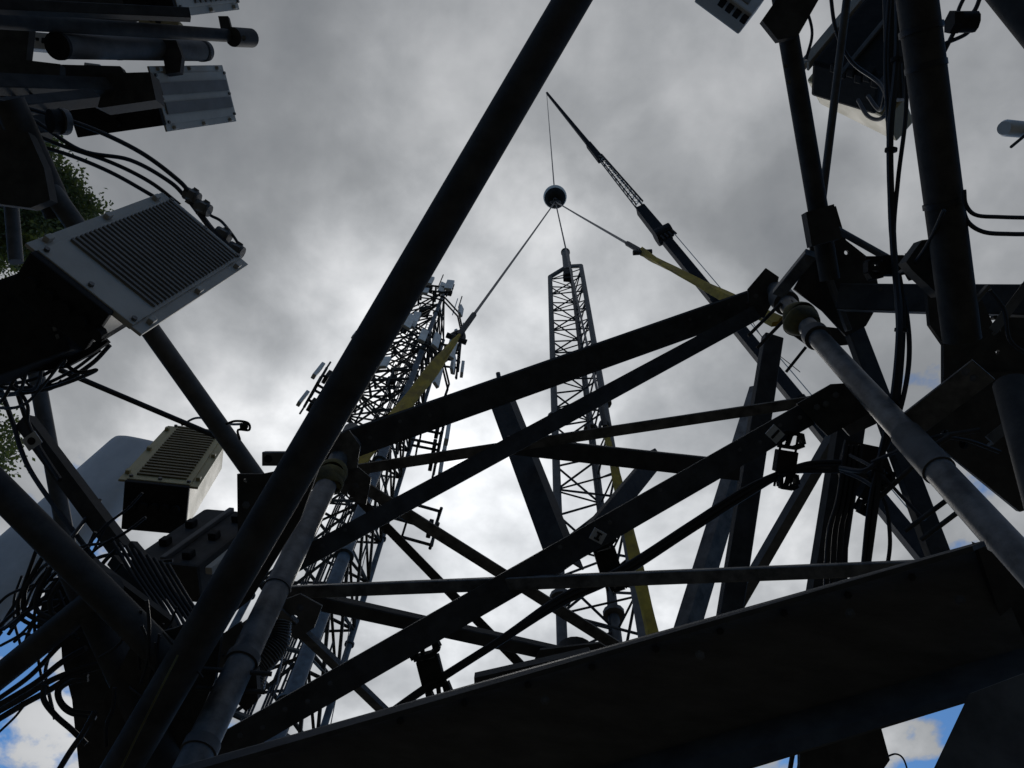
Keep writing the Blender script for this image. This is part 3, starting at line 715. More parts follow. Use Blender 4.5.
# right top: dark radio pair with beige lower cover
M, lx, ly = frame3((806, 80, 3.9), (886, 118, 3.6), (822, 40, 3.9))
o = thing('remote_radio', M.translation, 'beige faced radio unit behind the two steep right pipes', 'radio unit', 'remote radio units')
L = Local(M, o); bm = B(); box(bm, (lx/2, ly*.30, .12), (lx, ly*.6, .24), .015); L.add('casing', bm, RBEIGE)
bm = B(); box(bm, (lx/2, ly*.25, -.004), (lx*.96, .01, .012)); L.add('seam', bm, RFIN)
o2 = thing('remote_radio', P(850, 50, 3.4), 'black bodied radio stack hanging behind the right pipes under the top edge', 'radio unit', 'remote radio units')
M, lx, ly = frame3((812, 62, 3.5), (872, -10, 3.6), (858, 108, 3.3)); L = Local(M, o2)
bm = B(); box(bm, (lx/2, ly/2, .1), (lx, ly, .2), .015); L.add('casing', bm, RDARK)
bm = B(); box(bm, (lx/2, -.02, .03), (lx, .012, .05), .002); box(bm, (lx/2, -.055, .05), (lx, .03, .04), .002); L.add('side_rail', bm, RGREY)
bm = B(); box(bm, (lx*.45, ly*.5, -.012), (lx*1.1, .02, .02), .004); L.add('strap_bar', bm, WEATH)
bm = B()
for i in range(6): box(bm, (lx*.02, ly*(.35+.12*i), -.01+.02*(i % 2)), (.05, .035, .05), .006)
L.add('connector', bm, RDARK)

# dark cabinet below the near end of the large grey radio
M, lx, ly = frame3((-60, 300, 2.6), (40, 264, 2.6), (-28, 385, 2.6))
o = thing('cable_cabinet', M.translation, 'black cable cabinet under the near end of the large grey radio', 'cabinet')
L = Local(M, o); bm = B(); box(bm, (lx/2, ly/2, .08), (lx, ly, .16), .012); L.add('casing', bm, RDARK)
bm = B()
for i in range(9): box(bm, (lx*.93, ly*(.1+.09*i), -.003), (.012, .016, .006), .001)
L.add('terminal_strip', bm, GALV)
plate(o, 'cover_plate', [(20, 275), (60, 290), (108, 342), (94, 352), (64, 368), (30, 372), (-20, 362), (-20, 290)], 2.7, .02, RDARK)
# dark radio under the beige one
M, lx, ly = frame3((128, 560, 3.0), (205, 508, 3.5), (190, 572, 2.9))
o = thing('remote_radio', M.translation, 'dark radio unit with a pale edge below the beige ribbed one', 'radio unit', 'remote radio units')
L = Local(M, o); bm = B(); box(bm, (lx/2, ly/2, .08), (lx, ly, .16), .015); L.add('casing', bm, DARK)
bm = B(); box(bm, (lx*.5, ly+.03, .03), (lx*.9, .03, .03), .004); L.add('side_rail', bm, RGREY)
bm = B(); box(bm, (lx*.5, ly+.07, .06), (lx*.7, .02, .05), .004); L.add('side_rail', bm, RGREY)
for i in range(5):
    bm = B(); box(bm, (lx*(.12+.17*i), ly*(.2 if i % 2 else .75), -.015), (lx*.08, ly*.12, .03), .005); L.add('bracket', bm, RDARK)
bm = B(); box(bm, (lx*.5, ly*.48, -.01), (lx*.95, .025, .02), .004); L.add('strap_bar', bm, WEATH)
# panel antennas
M, lx, ly = frame3((110, 431, 4.9), (-75, 590, 3.9), (129, 480, 4.5))
def antenna(M, lx, ly, th, label, m=RWHITE, caps=True):
    o = thing('panel_antenna', M.translation, label, 'antenna', 'panel antennas'); L = Local(M, o)
    se = [(math.copysign(abs(math.cos(t))**.55, math.cos(t))*ly/2, math.copysign(abs(math.sin(t))**.75, math.sin(t))*th/2) for t in [2*math.pi*k/36 for k in range(36)]]
    bm = B(); rings = [[bm.verts.new((x_, ly/2+a_*k_, th/2+b_*k_)) for a_, b_ in se] for x_, k_ in ((0, .9), (.012, .98), (.04, 1), (lx, 1))]
    for r0, r1 in zip(rings, rings[1:]):
        for k in range(36): bm.faces.new((r0[k], r0[(k+1) % 36], r1[(k+1) % 36], r1[k]))
    bm.faces.new(rings[0]); bm.faces.new(rings[-1]); L.add('radome', bm, m, smooth=True)
    bm = B(); sweep(bm, [Vector((-.004, ly/2, th/2)), Vector((-.02, ly/2, th/2))], circ(th*.3, 14), ref=Vector((0, 0, 1))); L.add('end_cap', bm, RGREY)
    for xx in (.15, .75):
        bm = B(); box(bm, (lx*xx, ly*.85, th+.02), (.06, .12, .05), .005); L.add('bracket', bm, DARK)
antenna(M, lx, ly, .20, 'long pale grey panel antenna slanting down to the left edge')
M, lx, ly = frame3((118, 22, 4.6), (-60, 8, 4.0), (118, 42, 4.6))
# stacked gear at the top left: pipes, cylindrical tube, dark radios
tl = thing('antenna_mount', P(0, 30, 3.6), 'stack of dark horizontal mounting pipes at the top left corner', 'antenna mount', 'antenna mounts')
bar(tl, 'mount_pipe', (-40, 18, 3.2), (250, 37, 4.6), 17, 'tube', DARK)
bar(tl, 'mount_pipe', (-30, 2, 3.2), (190, 12, 3.6), 12, 'rect', DARK, .05)
bar(tl, 'mount_pipe', (-30, 78, 3.2), (130, 84, 3.9), 20, 'rect', DARK, .06)
bar(tl, 'mount_pipe', (-20, 104, 3.0), (95, 92, 3.5), 16, 'rect', DARK, .06)
bar(tl, 'mount_pipe', (-20, 128, 3.0), (50, 122, 3.2), 22, 'rect', DARK, .08)
plate(tl, 'clamp_plate', [(160, 40), (176, 40), (182, 56), (180, 72), (166, 74)], 4.2, .04, DARK)
plate(tl, 'clamp_plate', [(80, 74), (150, 72), (156, 100), (100, 108), (84, 100)], 3.8, .1, DARK)
plate(tl, 'clamp_plate', [(-20, -20), (150, -20), (152, 14), (120, 20), (-20, 28)], 4.3, .05, DARK)
plate(tl, 'clamp_plate', [(-20, 20), (30, 24), (26, 60), (60, 64), (60, 132), (-20, 132)], 3.9, .05, DARK)
plate(tl, 'clamp_plate', [(40, 64), (120, 66), (130, 82), (120, 98), (44, 96)], 4.1, .05, DARK)
plate(tl, 'clamp_plate', [(218, 16), (228, 16), (233, 36), (222, 36)], 4.5, .03, DARK)
plate(tl, 'clamp_plate', [(-30, 128), (28, 132), (44, 168), (50, 200), (30, 208), (-30, 200)], 2.9, .05, DARK)
bm = B(); sweep(bm, [P(233, 37, 4.44), P(251, 38, 4.6)], circ(.054, 20)); link('pipe_cap', bm, DARK, tl, smooth=True)
bolt(tl, 243, 38, 4.46, .018, .03)
for x, d in ((140, 4.0), (180, 4.3)):
    pass
o = thing('tubular_radio', P(60, 48, 3.9), 'dark cylinder lying among the stacked pipes at the top left', 'cylinder')
bm = B(); sweep(bm, [P(58, 46, 3.6), P(206, 51, 4.6)], circ(.058, 26)); link('body', bm, WEATH, o, smooth=True)
for qa, qb, rr in ((P(57, 46, 3.58), P(60, 46, 3.6), .063), (P(117, 48, 3.95), P(119, 48, 3.97), .060), (P(200, 51, 4.55), P(203, 51, 4.58), .061)):
    bm = B(); sweep(bm, [qa, qb], circ(rr, 26)); link('band', bm, RDARK, o, smooth=True)
def smallbox(name, quadM, s, m, label, cat, par=None):
    M, lx, ly = quadM; o = thing(name, M.translation, label, cat); L = Local(M, o)
    bm = B(); box(bm, (lx/2, ly/2, s/2), (lx, ly, s), .006); L.add('casing', bm, m)
    bm = B(); box(bm, (lx*.5, ly*.5, -.004), (lx*.12, ly*.3, .012), .002); box(bm, (lx*.3, ly*.45, -.004), (lx*.08, ly*.16, .012), .002); L.add('screw', bm, RDARK); return o
smallbox('terminal_box', frame3((139, 15, 4.2), (179, 20, 4.2), (140, 24, 4.2)), .06, RBEIGE, 'small cream terminal box between the pipes at the top left', 'box')
smallbox('terminal_box', frame3((28, 31, 4.6), (62, 34, 4.6), (30, 48, 4.6)), .06, RWHITE, 'pale box end beside the dark cylinder at the top left', 'box')
smallbox('terminal_box', frame3((20, 5, 3.6), (58, 7, 3.6), (20, 13, 3.6)), .06, WEATH, 'dull grey box at the very top left corner', 'box')
smallbox('terminal_box', frame3((84, 62, 4.6), (100, 64, 4.6), (84, 70, 4.6)), .05, RWHITE, 'tiny white box under the dark cylinder at the top left', 'box')
# whip tip at right edge
o = thing('antenna_stub', P(1012, 128, 6), 'short white capped antenna sticking in from the right edge', 'antenna')
bm = B(); sweep(bm, [P(1004, 128, 5.9), P(1006, 128, 5.92), P(1060, 133, 6.4)], circ(.064, 18), scales=[.8, 1, 1]); link('radome', bm, RWHITE, o, smooth=True)
bm = B(); sweep(bm, [P(1011, 147, 5.9), P(1034, 128, 6.0)], circ(.012, 6)); link('rod', bm, DARK, o)

# ------------------------------------------------------------------ cable hangers and small tags
def hanger(x, y, d, ang, s, label):
    """black cable hanger: a clamp block with open bracket frames"""
    o = thing('cable_hanger', P(x, y, d), label, 'cable hanger', 'cable hangers')
    c = P(x, y, d); ex = ROT @ Vector((math.cos(ang), -math.sin(ang), 0)); ey = ROT @ Vector((-math.sin(ang), -math.cos(ang), 0)); ez = -VIEW
    k = d/F
    M = Matrix((ex, ey, VIEW)).transposed().to_4x4(); M.translation = c; L = Local(M, o)
    bm = B(); box(bm, (0, 0, .02), (20*k*s, 22*k*s, .05), .004); L.add('clamp_block', bm, RDARK)
    for (cx_, cy_, w_, h_) in ((0, -22, 26, 14), (4, 19, 18, 13)):
        bm = B(); w2, h2 = w_*k*s/2, h_*k*s/2; cx2, cy2 = cx_*k*s, cy_*k*s
        q = [Vector((cx2-w2, cy2-h2*.6, 0)), Vector((cx2-w2*.5, cy2-h2, .01)), Vector((cx2+w2*.8, cy2-h2, .01)), Vector((cx2+w2, cy2+h2*.4, 0)), Vector((cx2+w2*.4, cy2+h2, 0)), Vector((cx2-w2*.8, cy2+h2, 0)), Vector((cx2-w2, cy2-h2*.6, 0))]
        for a, b in zip(q, q[1:]):
            sweep(bm, [a, b], [(-.007*s, -.02), (.007*s, -.02), (.007*s, .02), (-.007*s, .02)], ref=Vector((0, 0, 1)))
        sweep(bm, [Vector((cx2, cy2-h2, 0)), Vector((cx2-w2*.2, cy2+h2, 0))], [(-.006*s, -.012), (.006*s, -.012), (.006*s, .012), (-.006*s, .012)], ref=Vector((0, 0, 1)))
        L.add('bracket', bm, RDARK)
    bm = B()
    for e in (-8, 8):
        sweep(bm, [Vector((e*k*s, -30*k*s, .01)), Vector((e*k*s, 26*k*s, .01))], circ(.005*s, 6), ref=Vector((0, 0, 1)))
    L.add('threaded_rod', bm, RDARK)
    return o
hanger(430, 672, 2.75, -.25, 1.15, 'black cable hanger under the lowest long brace, left of centre')
hanger(787, 462, 2.9, .15, 1.0, 'black cable hanger near the upper end of the lowest long brace')
hanger(608, 562, 3.1, -.3, 1.1, 'black cable hanger beside the foot of the slim lattice mast')
hanger(893, 265, 2.7, math.pi/2, 1.0, 'square black cable hanger between the two right pipes')
hanger(872, 492, 2.8, .5, .9, 'black cable hanger by the right leg')
def mark(x, y, d, s, ang, label, kind):
    M = Matrix((ROT @ Vector((math.cos(ang), -math.sin(ang), 0)), ROT @ Vector((-math.sin(ang), -math.cos(ang), 0)), VIEW)).transposed().to_4x4(); M.translation = P(x, y, d)
    o = thing('label_plate', P(x, y, d), label, 'label plate', 'small label plates'); L = Local(M, o); k = d/F
    bm = B(); box(bm, (0, 0, 0), (s*k, s*k*.85, .004)); L.add('plate', bm, TAGM)
    bm = B(); a = s*k*.3
    if kind == 'I':
        box(bm, (0, 0, -.0045), (a*.55, a*1.5, .003)); box(bm, (0, -a*.75, -.0045), (a*1.4, a*.45, .003)); box(bm, (0, a*.75, -.0045), (a*1.4, a*.45, .003))
    elif kind == 'bar': box(bm, (0, 0, -.0045), (a*.55, a*2.4, .003))
    else:
        sweep(bm, [Vector((0, 0, -.006)), Vector((0, 0, -.003))], circ(a*.8, 14), ref=Vector((1, 0, 0)))
    L.add('mark', bm, RDARK)
mark(598, 536, 2.72, 14, .5, 'small grey plate with a dark I mark on the lowest long brace', 'I')
mark(775, 434, 2.82, 15, .75, 'small grey diamond plate split by a dark bar, near the right end of the brace', 'bar')
mark(32, 441, 2.85, 16, -.6, 'small white plate with a dark round hole on the left rail', 'o')

# ------------------------------------------------------------------ cables
g = 'black cables'
# big arc from upper left to the large grey radio
cable([(-6, 100, 3.0), (40, 112, 3.0), (90, 128, 3.0), (140, 152, 3.0), (178, 180, 3.05), (192, 196, 3.1)], 4.6, 'uppermost black cable arcing to the connectors of the large grey radio', g)
cable([(-6, 108, 3.1), (30, 118, 3.1), (80, 150, 3.1), (130, 160, 3.1), (170, 182, 3.1), (188, 200, 3.12)], 4.2, 'second black cable arcing to the connectors of the large grey radio', g)
cable([(20, 128, 3.1), (60, 145, 3.1), (110, 162, 3.1), (150, 182, 3.1), (180, 205, 3.12)], 4, 'third black cable reaching the top corner of the large grey radio', g)
cable([(15, 142, 3.2), (60, 152, 3.2), (110, 172, 3.2), (160, 200, 3.2)], 4, 'lowest of the four black cables over the large grey radio', g)
cable([(0, 92, 3.4), (20, 100, 3.4), (45, 110, 3.3), (60, 122, 3.3)], 4, 'short black cable entering the round connector at the upper left', g)
cable([(20, 88, 3.5), (45, 102, 3.4), (60, 110, 3.4), (72, 96, 3.4)], 3, 'thin black cable looping behind the upper left connector', g)
bm = B(); sweep(bm, [P(50, 121, 2.95), P(68, 122, 3.0)], circ(.045, 14)); 
o = thing('cable_connector', P(58, 121, 3), 'round metal cable connector below the top left pipes', 'connector'); link('barrel', bm, RDARK, o, smooth=True)
bm = B(); sweep(bm, [P(60, 121.4, 2.97), P(66, 122, 2.99)], circ(.050, 14)); link('ring', bm, GALV, o, smooth=True)
# connectors chain along the big radio's far end
for i, (x, y) in enumerate(((192, 196), (203, 208), (223, 235), (236, 250))):
    o = thing('cable_connector', P(x, y, 3.1), ('topmost', 'second', 'third', 'lowest')[i]+' shiny connector at the far end of the large grey radio', 'connector', 'connectors on the large radio')
    bm = B(); u = (P(x+6, y+3, 3.1)-P(x, y, 3.1)).normalized(); c = P(x, y, 3.1)
    sweep(bm, [c-u*.03, c+u*.03], circ(.026, 10)); link('body', bm, WEATH, o, smooth=True)
    bm = B(); sweep(bm, [c-u*.01, c+u*.018], circ(.031, 6)); sweep(bm, [c+ROT@Vector((.02, .03, 0)), c+ROT@Vector((-.02, -.03, 0))], circ(.012, 8)); link('nut', bm, GALV, o)
cable([(188, 198, 3.1), (200, 214, 3.1), (214, 232, 3.08), (228, 246, 3.08)], 6, 'black cable strung along the connectors of the large grey radio', g)
cable([(236, 252, 3.1), (238, 262, 3.1), (230, 272, 3.1), (214, 281, 3.12)], 2.4, 'thin black pigtail under the lowest connector of the large grey radio', g)
cable([(196, 204, 3.15), (210, 215, 3.15), (222, 222, 3.15), (236, 240, 3.1), (240, 250, 3.1)], 3, 'thin cable outside the connectors of the large grey radio', g)
# below big radio: dark bundle
for i in range(7):
    j = random.uniform; x0 = -10+i*9; cable([(x0, 300+i*7, 2.7), (x0+25+j(-12, 12), 335+i*6, 2.7), (x0+36+j(-22, 16), 368+j(-12, 14), 2.75+j(-.1, .1)), (x0+4+j(-14, 10), 388+j(-10, 16), 2.8), (-10, 376+i*5+j(-14, 14), 2.9)], j(3, 5), ['first', 'second', 'third', 'fourth', 'fifth', 'sixth', 'seventh'][i]+' cable from the left in the dark bundle beneath the large grey radio', g)
cable([(110, 345, 2.9), (90, 365, 2.9), (55, 385, 2.9), (10, 388, 2.9), (-10, 386, 2.9)], 4.6, 'black cable sagging under the large grey radio to the left edge', g)
cable([(0, 395, 2.9), (30, 390, 2.9), (70, 372, 2.9), (100, 350, 2.9)], 3.5, 'thin black cable below the sagging one under the large grey radio', g)
cable([(0, 330, 2.9), (20, 400, 2.9), (35, 440, 2.9), (60, 480, 2.8)], 5, 'black cable running down past the small white plate', g)
cable([(-5, 375, 3.0), (12, 420, 3.0), (30, 470, 2.9), (80, 540, 2.7), (120, 590, 2.6)], 5, 'black cable along the left rail', g)
cable([(182, 425, 4.2), (196, 418, 4.1), (215, 420, 3.9), (228, 424, 3.7), (246, 424, 3.4)], 2.4, 'thin wire from the beige radio to the left gusset', g)
o = thing('wire_clip', P(240, 428, 3.1), 'small dark wire clip standing on the left pipe joint', 'clip')
bm = B(); tube_path(bm, [P(226, 424, 3.1), P(236, 421, 3.1), P(248, 423, 3.1), P(249, 430, 3.1), P(238, 430, 3.1), P(240, 440, 3.1)], .005, 6, 5)
box(bm, tuple(P(244, 426, 3.1)), (.03, .02, .02), .003); link('wire', bm, RDARK, o, smooth=True)
# lower left fans of cables
for i, (pts_) in enumerate((
    [(-6, 690, 2.4), (20, 664, 2.4), (50, 636, 2.4), (66, 622, 2.4)],
    [(-6, 702, 2.4), (30, 676, 2.4), (60, 645, 2.4), (76, 634, 2.4)],
    [(-6, 708, 2.35), (34, 684, 2.35), (62, 662, 2.35), (86, 648, 2.35)],
    [(-6, 714, 2.3), (24, 697, 2.3), (52, 680, 2.3), (84, 668, 2.3), (118, 660, 2.3)],
    [(-6, 722, 2.3), (24, 704, 2.3), (48, 691, 2.3), (76, 674, 2.3), (110, 664, 2.3)],
    [(-4, 735, 2.3), (14, 718, 2.3), (30, 700, 2.3), (56, 684, 2.3)],
    [(44, 684, 2.2), (44, 700, 2.2), (56, 716, 2.2), (72, 730, 2.2), (86, 744, 2.2)],
    [(88, 680, 2.25), (72, 682, 2.25), (60, 690, 2.25), (62, 702, 2.25), (74, 711, 2.25), (96, 713, 2.25)],
    [(88, 676, 2.28), (68, 678, 2.28), (57, 690, 2.28), (60, 704, 2.28), (72, 714, 2.28), (96, 718, 2.28)],
    [(56, 775, 2.1), (70, 752, 2.1), (84, 732, 2.1), (95, 712, 2.1)],
    [(14, 642, 2.5), (24, 634, 2.5), (36, 636, 2.5), (50, 630, 2.5), (70, 616, 2.5)],
    [(40, 540, 2.4), (24, 585, 2.4), (18, 605, 2.4), (26, 622, 2.4), (80, 640, 2.4)],
    [(60, 530, 2.4), (34, 572, 2.4), (24, 596, 2.4), (34, 618, 2.4), (110, 636, 2.35)],
    [(66, 545, 2.35), (44, 580, 2.35), (36, 600, 2.35), (46, 616, 2.35), (118, 630, 2.3)],
    [(82, 560, 2.3), (56, 588, 2.3), (50, 606, 2.3), (62, 618, 2.3), (122, 626, 2.3)],
    [(0, 628, 2.6), (18, 600, 2.6), (40, 570, 2.6), (60, 552, 2.6), (100, 500, 2.9)],
    [(96, 592, 2.25), (84, 604, 2.25), (70, 612, 2.25), (50, 624, 2.25)],
    [(20, 608, 2.5), (6, 620, 2.5), (-6, 632, 2.5)])):
    nm = ['steepest', 'second', 'third', 'fourth', 'fifth', 'sixth', 'hooked', 'inner looped', 'outer looped', 'bottommost', 'slack', 'outermost bent', 'second bent', 'third bent', 'innermost bent', 'long slanting', 'short slanting', 'stubby'][i]
    cable(pts_, (4.5, 5, 6, 6, 6, 2.4, 5.5, 4, 4, 6, 3, 4, 5, 5, 5, 4, 4, 4)[i], nm+' black cable in the tangle at the lower left against the blue sky', g)
for i in range(9):
    x = 118+i*7; cable([(x-6, 540+i*3, 2.5), (x+14, 574+i*3, 2.45), (x+34, 604+i*3, 2.4), (x+50, 640+i*2, 2.3)], 3.6, ['first', 'second', 'third', 'fourth', 'fifth', 'sixth', 'seventh', 'eighth', 'ninth'][i]+' cable of the flat bundle below the dark radio, counted from the left', g)
# right side vertical cables
cable([(898, -10, 2.7), (897, 60, 2.7), (890, 140, 2.7), (893, 240, 2.7), (898, 300, 2.65), (899, 340, 2.6), (893, 400, 2.6), (880, 460, 2.6), (876, 500, 2.6), (866, 575, 2.6)], 7, 'thick black cable hanging between the right pipes and down past the right leg', g)
cable([(890, -10, 2.75), (886, 60, 2.75), (889, 140, 2.75), (892, 240, 2.75), (906, 310, 2.7), (909, 360, 2.65), (900, 410, 2.6), (884, 450, 2.6), (866, 470, 2.6), (840, 468, 2.7)], 5, 'black cable bowing out right below the square hanger', g)
cable([(906, 30, 2.7), (906, 110, 2.7), (898, 180, 2.7), (894, 240, 2.7), (903, 300, 2.7), (902, 360, 2.65), (894, 420, 2.6), (872, 490, 2.6), (862, 575, 2.6)], 4.5, 'thinner black cable beside the thick one between the right pipes', g)
for i, (dx, w_) in enumerate(((0, 7), (5, 6), (-5, 5), (9, 4))):
    cable([(892+dx, -10, 2.8), (893+dx*.9, 40, 2.8), (896+dx*.8, 100, 2.8)], w_+4, ['wide', 'middle', 'leftmost', 'rightmost'][i]+' black cable hanging from the top edge beside the thick right pipe', g)
cable([(985, -20, 2.3), (975, 10, 2.3), (960, 22, 2.3), (950, 40, 2.3), (942, 56, 2.3)], 4.5, 'black cable curling at the top right corner beside the pipe', g)
cable([(968, -10, 2.3), (958, 12, 2.3), (962, 22, 2.3), (972, 24, 2.3), (966, 34, 2.3), (944, 44, 2.3)], 4, 'looped black cable at the top right corner', g)
o = thing('cable_connector', P(965, 22, 2.25), 'dark lumpy connector at the top right corner', 'connector')
bm = B(); c = P(965, 22, 2.25); sweep(bm, [c-ax*.03, c+ax*.03], circ(.03, 10)); link('body', bm, RDARK, o, smooth=True)
bm = B(); sweep(bm, [c-ax*.045, c-ax*.02], circ(.034, 6)); link('nut', bm, RDARK, o)
cable([(964, 190, 2.2), (966, 205, 2.2), (976, 215, 2.2), (1000, 217, 2.2), (1040, 218, 2.2)], 4.2, 'upper black cable leaving the thick right pipe to the right edge', g)
cable([(962, 205, 2.25), (968, 222, 2.25), (984, 232, 2.25), (1010, 234, 2.25), (1040, 234, 2.25)], 4.6, 'lower black cable leaving the thick right pipe to the right edge', g)
# cables along the brace
for i, (dy, w_) in enumerate(((0, 5), (5, 5), (-4, 4))):
    cable([(385, 716+dy*.4, 2.75), (428, 686+dy*.5, 2.75), (500, 640+dy*.5, 2.8), (560, 600+dy, 2.9), (620, 572+dy, 2.95), (690, 527+dy, 3.0), (745, 492+dy, 3.0), (785, 472+dy*.4, 2.95), (815, 466+dy, 2.95), (856, 466+dy, 2.9)], w_, ('middle', 'lower', 'upper')[i]+' of the three black cables strung below the lowest long brace', g)
for i in range(4):
    cable([(846+i*5, 445, 2.9), (838+i*5, 500, 2.9), (828+i*6, 540, 2.9), (824+i*7, 640, 2.85)], 5, ['first', 'second', 'third', 'fourth'][i]+' cable from the left on the dark upright above the beam', g)
cable([(750, 318, 5.5), (768, 345, 5), (800, 372, 4.6)], .8, 'hair thin wire behind the right joint', g)
cable([(392, 450, 14), (364, 560, 11), (330, 728, 8)], .8, 'hair thin guy wire in front of the tall cell tower', g, name='guy_wire', cat='wire')
# extra runs and ties on the right side
for i, (pts_, w_, nm) in enumerate((
    ([(944, 210, 2.2), (930, 240, 2.3), (915, 262, 2.4), (900, 272, 2.5)], 4, 'short black cable bending from the thick right pipe to the square hanger'),
    ([(872, 462, 2.6), (900, 450, 2.5), (930, 438, 2.4), (965, 440, 2.4), (1000, 452, 2.4)], 4, 'black cable crossing the right leg to the right edge'),
    ([(840, 470, 2.8), (866, 482, 2.7), (884, 500, 2.6), (890, 540, 2.6), (886, 575, 2.6)], 4, 'black cable curling down behind the right leg'),
    ([(850, 455, 2.75), (876, 470, 2.6), (905, 500, 2.55), (925, 520, 2.5)], 3.5, 'thin black cable running along beneath the right leg'),
    ([(990, 290, 2.2), (1004, 310, 2.2), (1010, 340, 2.2), (1030, 356, 2.2)], 4, 'black cable dropping over the dark plate at the right edge'),
    ([(830, -10, 3.2), (836, 30, 3.2), (852, 62, 3.2), (880, 84, 3.1), (890, 110, 2.9)], 4, 'black cable drooping across the front of the black radio stack'),
    ([(800, -8, 3.3), (812, 30, 3.3), (806, 60, 3.3)], 3, 'thin black cable at the left side of the black radio stack'),
    ([(868, 96, 3.2), (880, 110, 3.1), (886, 90, 3.0), (892, 70, 2.9)], 4, 'black cable hooking under the black radio stack'),
    ([(858, 100, 3.2), (868, 116, 3.1), (882, 118, 3.0), (894, 96, 2.9)], 4, 'lowest black cable hooking under the black radio stack'))):
    cable(pts_, w_, nm, g)
for i, (x, y, d_) in enumerate(((897, 60, 2.7), (891, 150, 2.7), (901, 330, 2.62), (893, 402, 2.6), (878, 470, 2.6))):
    c = P(x, y, d_); bm = B(); u = (P(x-1, y+10, d_)-c).normalized(); sweep(bm, [c-u*.006, c+u*.006], circ(.021, 12))
    tag(link('cable_tie', bm, RDARK, None, c, smooth=True), ('topmost', 'second', 'third', 'fourth', 'lowest')[i]+' black tie round the cables between the right pipes', 'cable tie', 'ties on the right cables')
bar(sec, 'bracket_edge', (962, 318, 2.3), (990, 286, 2.3), 4, 'rect', GALV, .02)
bar(sec, 'bracket_edge', (994, 330, 2.25), (1034, 276, 2.25), 9, 'L', WEATH, .04, 20)
bar(sec, 'bracket_edge', (990, 440, 2.3), (1040, 400, 2.3), 10, 'L', WEATH, .04, 20)
# below the beam at the lower right
for i in range(8):
    x = 792+i*9; cable([(x-6, 800, 2.2), (x-2, 770, 2.2), (x+4, 735, 2.2), (x+10, 700, 2.2)], 5, ['first', 'second', 'third', 'fourth', 'fifth', 'sixth', 'seventh', 'eighth'][i]+' cable from the left hanging beneath the beam at the lower right', g)
cable([(886, 757, 2.1), (896, 754, 2.1), (904, 760, 2.1), (910, 780, 2.1)], 1.8, 'thin wire looping out against the blue sky under the beam', g)
plate(sec, 'hanger_plate', [(800, 726), (868, 712), (878, 716), (890, 760), (862, 800), (800, 800)], 2.15, .02, DARK)

for i in range(34):
    x, y = random.uniform(-10, 90), random.uniform(560, 650); d_ = random.uniform(2.35, 2.7); a = math.radians(random.choice((-38, -30, -45, 60, 120))+random.uniform(-12, 12)); q = []
    for k in range(5):
        q.append((x, y, d_)); x += 24*math.cos(a); y += 24*math.sin(a); a += random.uniform(-.5, .5)
    cable(q, random.uniform(2.2, 4.2), 'thin black cable in the dense tangle behind the lower left pipes', 'tangled cables at the lower left')
for i in range(14):
    x, y = random.uniform(-25, 28), random.uniform(285, 375); d_ = 2.85; a = random.uniform(0, 6.28); q = []
    for k in range(5):
        q.append((x, y, d_)); x += 14*math.cos(a); y += 14*math.sin(a); a += random.uniform(-.7, .7)
    cable(q, random.uniform(2.2, 4), 'short black cable knotted under the near end of the large grey radio', 'knotted cables under the large radio')
for i in range(16):
    x, y, d_ = 120+random.uniform(-10, 60), random.uniform(600, 690), random.uniform(1.95, 2.2); a = random.uniform(.6, 2.2); q = []
    for k in range(4):
        q.append((x, y, d_)); x += 20*math.cos(a); y += 20*math.sin(a); a += random.uniform(-.4, .4)
    cable(q, random.uniform(2, 4), 'short black cable tied over the dark joint at the lower left', 'cables tied over the lower left joint')
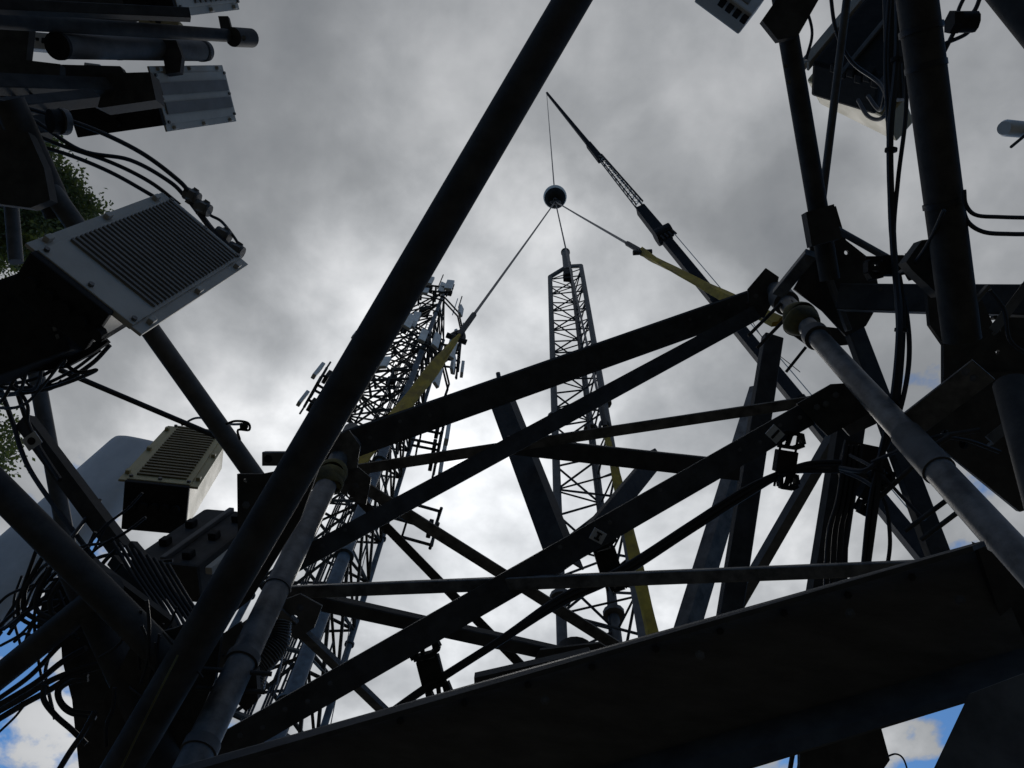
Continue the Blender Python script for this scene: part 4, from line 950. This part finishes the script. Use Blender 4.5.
# ------------------------------------------------------------------ two plain rails standing in for illegible lettering beside the tower
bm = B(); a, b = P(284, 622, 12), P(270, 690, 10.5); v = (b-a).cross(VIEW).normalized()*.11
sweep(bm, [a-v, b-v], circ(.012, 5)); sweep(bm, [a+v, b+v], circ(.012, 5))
link('lettering_strip_rail', bm, BLUEST, TW)

# ------------------------------------------------------------------ trees
def tree(cx_, cy_, d, rx, rz, label, n=9000):
    c = P(cx_, cy_, d); root = thing('broadleaf_tree', (c.x, c.y, 0), label, 'tree', 'trees behind the left mount')
    bm = B(); pts_ = [Vector((c.x+.2, c.y, 0)), Vector((c.x-.1, c.y+.1, c.z*.4)), Vector((c.x+.1, c.y, c.z*.75)), Vector((c.x, c.y, c.z+rz*.7))]
    q = catmull(pts_, 6); sweep(bm, q, circ(.2, 10), scales=[1-.9*i/(len(q)-1) for i in range(len(q))])
    tips = []
    for i in range(26):
        z = c.z - rz*.8 + rz*1.5*i/26; a = i*2.4; ln = rx*(.55+.45*random.random())*math.sqrt(max(.1, 1-((z-c.z)/rz/1.1)**2))
        s_ = Vector((c.x, c.y, z-.3)); e = s_+Vector((math.cos(a)*ln, math.sin(a)*ln, ln*.45))
        m_ = s_.lerp(e, .5)+Vector((0, 0, -.08)); sweep(bm, catmull([s_, m_, e], 4), circ(.04, 6), scales=[1-.1*k for k in range(9)])
        for k in range(4): tips.append(s_.lerp(e, .35+.2*k) + Vector([random.gauss(0, rx*.12) for _ in range(3)]))
    link('trunk', bm, BARK, root, smooth=True)
    bm = B()
    for i in range(n):
        t = random.choice(tips); r_ = rx*.115
        p = t + Vector([random.gauss(0, r_) for _ in range(3)])
        s_ = random.uniform(.025, .055); u = Vector([random.gauss(0, 1) for _ in range(3)]).normalized(); v = u.orthogonal().normalized()*.55
        w_ = u.cross(v)*.25
        vs = [bm.verts.new(p-u*s_), bm.verts.new(p+v*s_+w_*s_), bm.verts.new(p+u*s_*1.1), bm.verts.new(p-v*s_+w_*s_)]
        bm.faces.new(vs)
    link('crown', bm, LEAF, root)
tree(22, 205, 13, 1.35, 1.1, 'leafy green tree seen between the upper left pipes above the large grey radio', 34000)
tree(-82, 440, 12, 1.25, 1.7, 'leafy green tree peeping in at the left edge below the large grey radio', 22000)
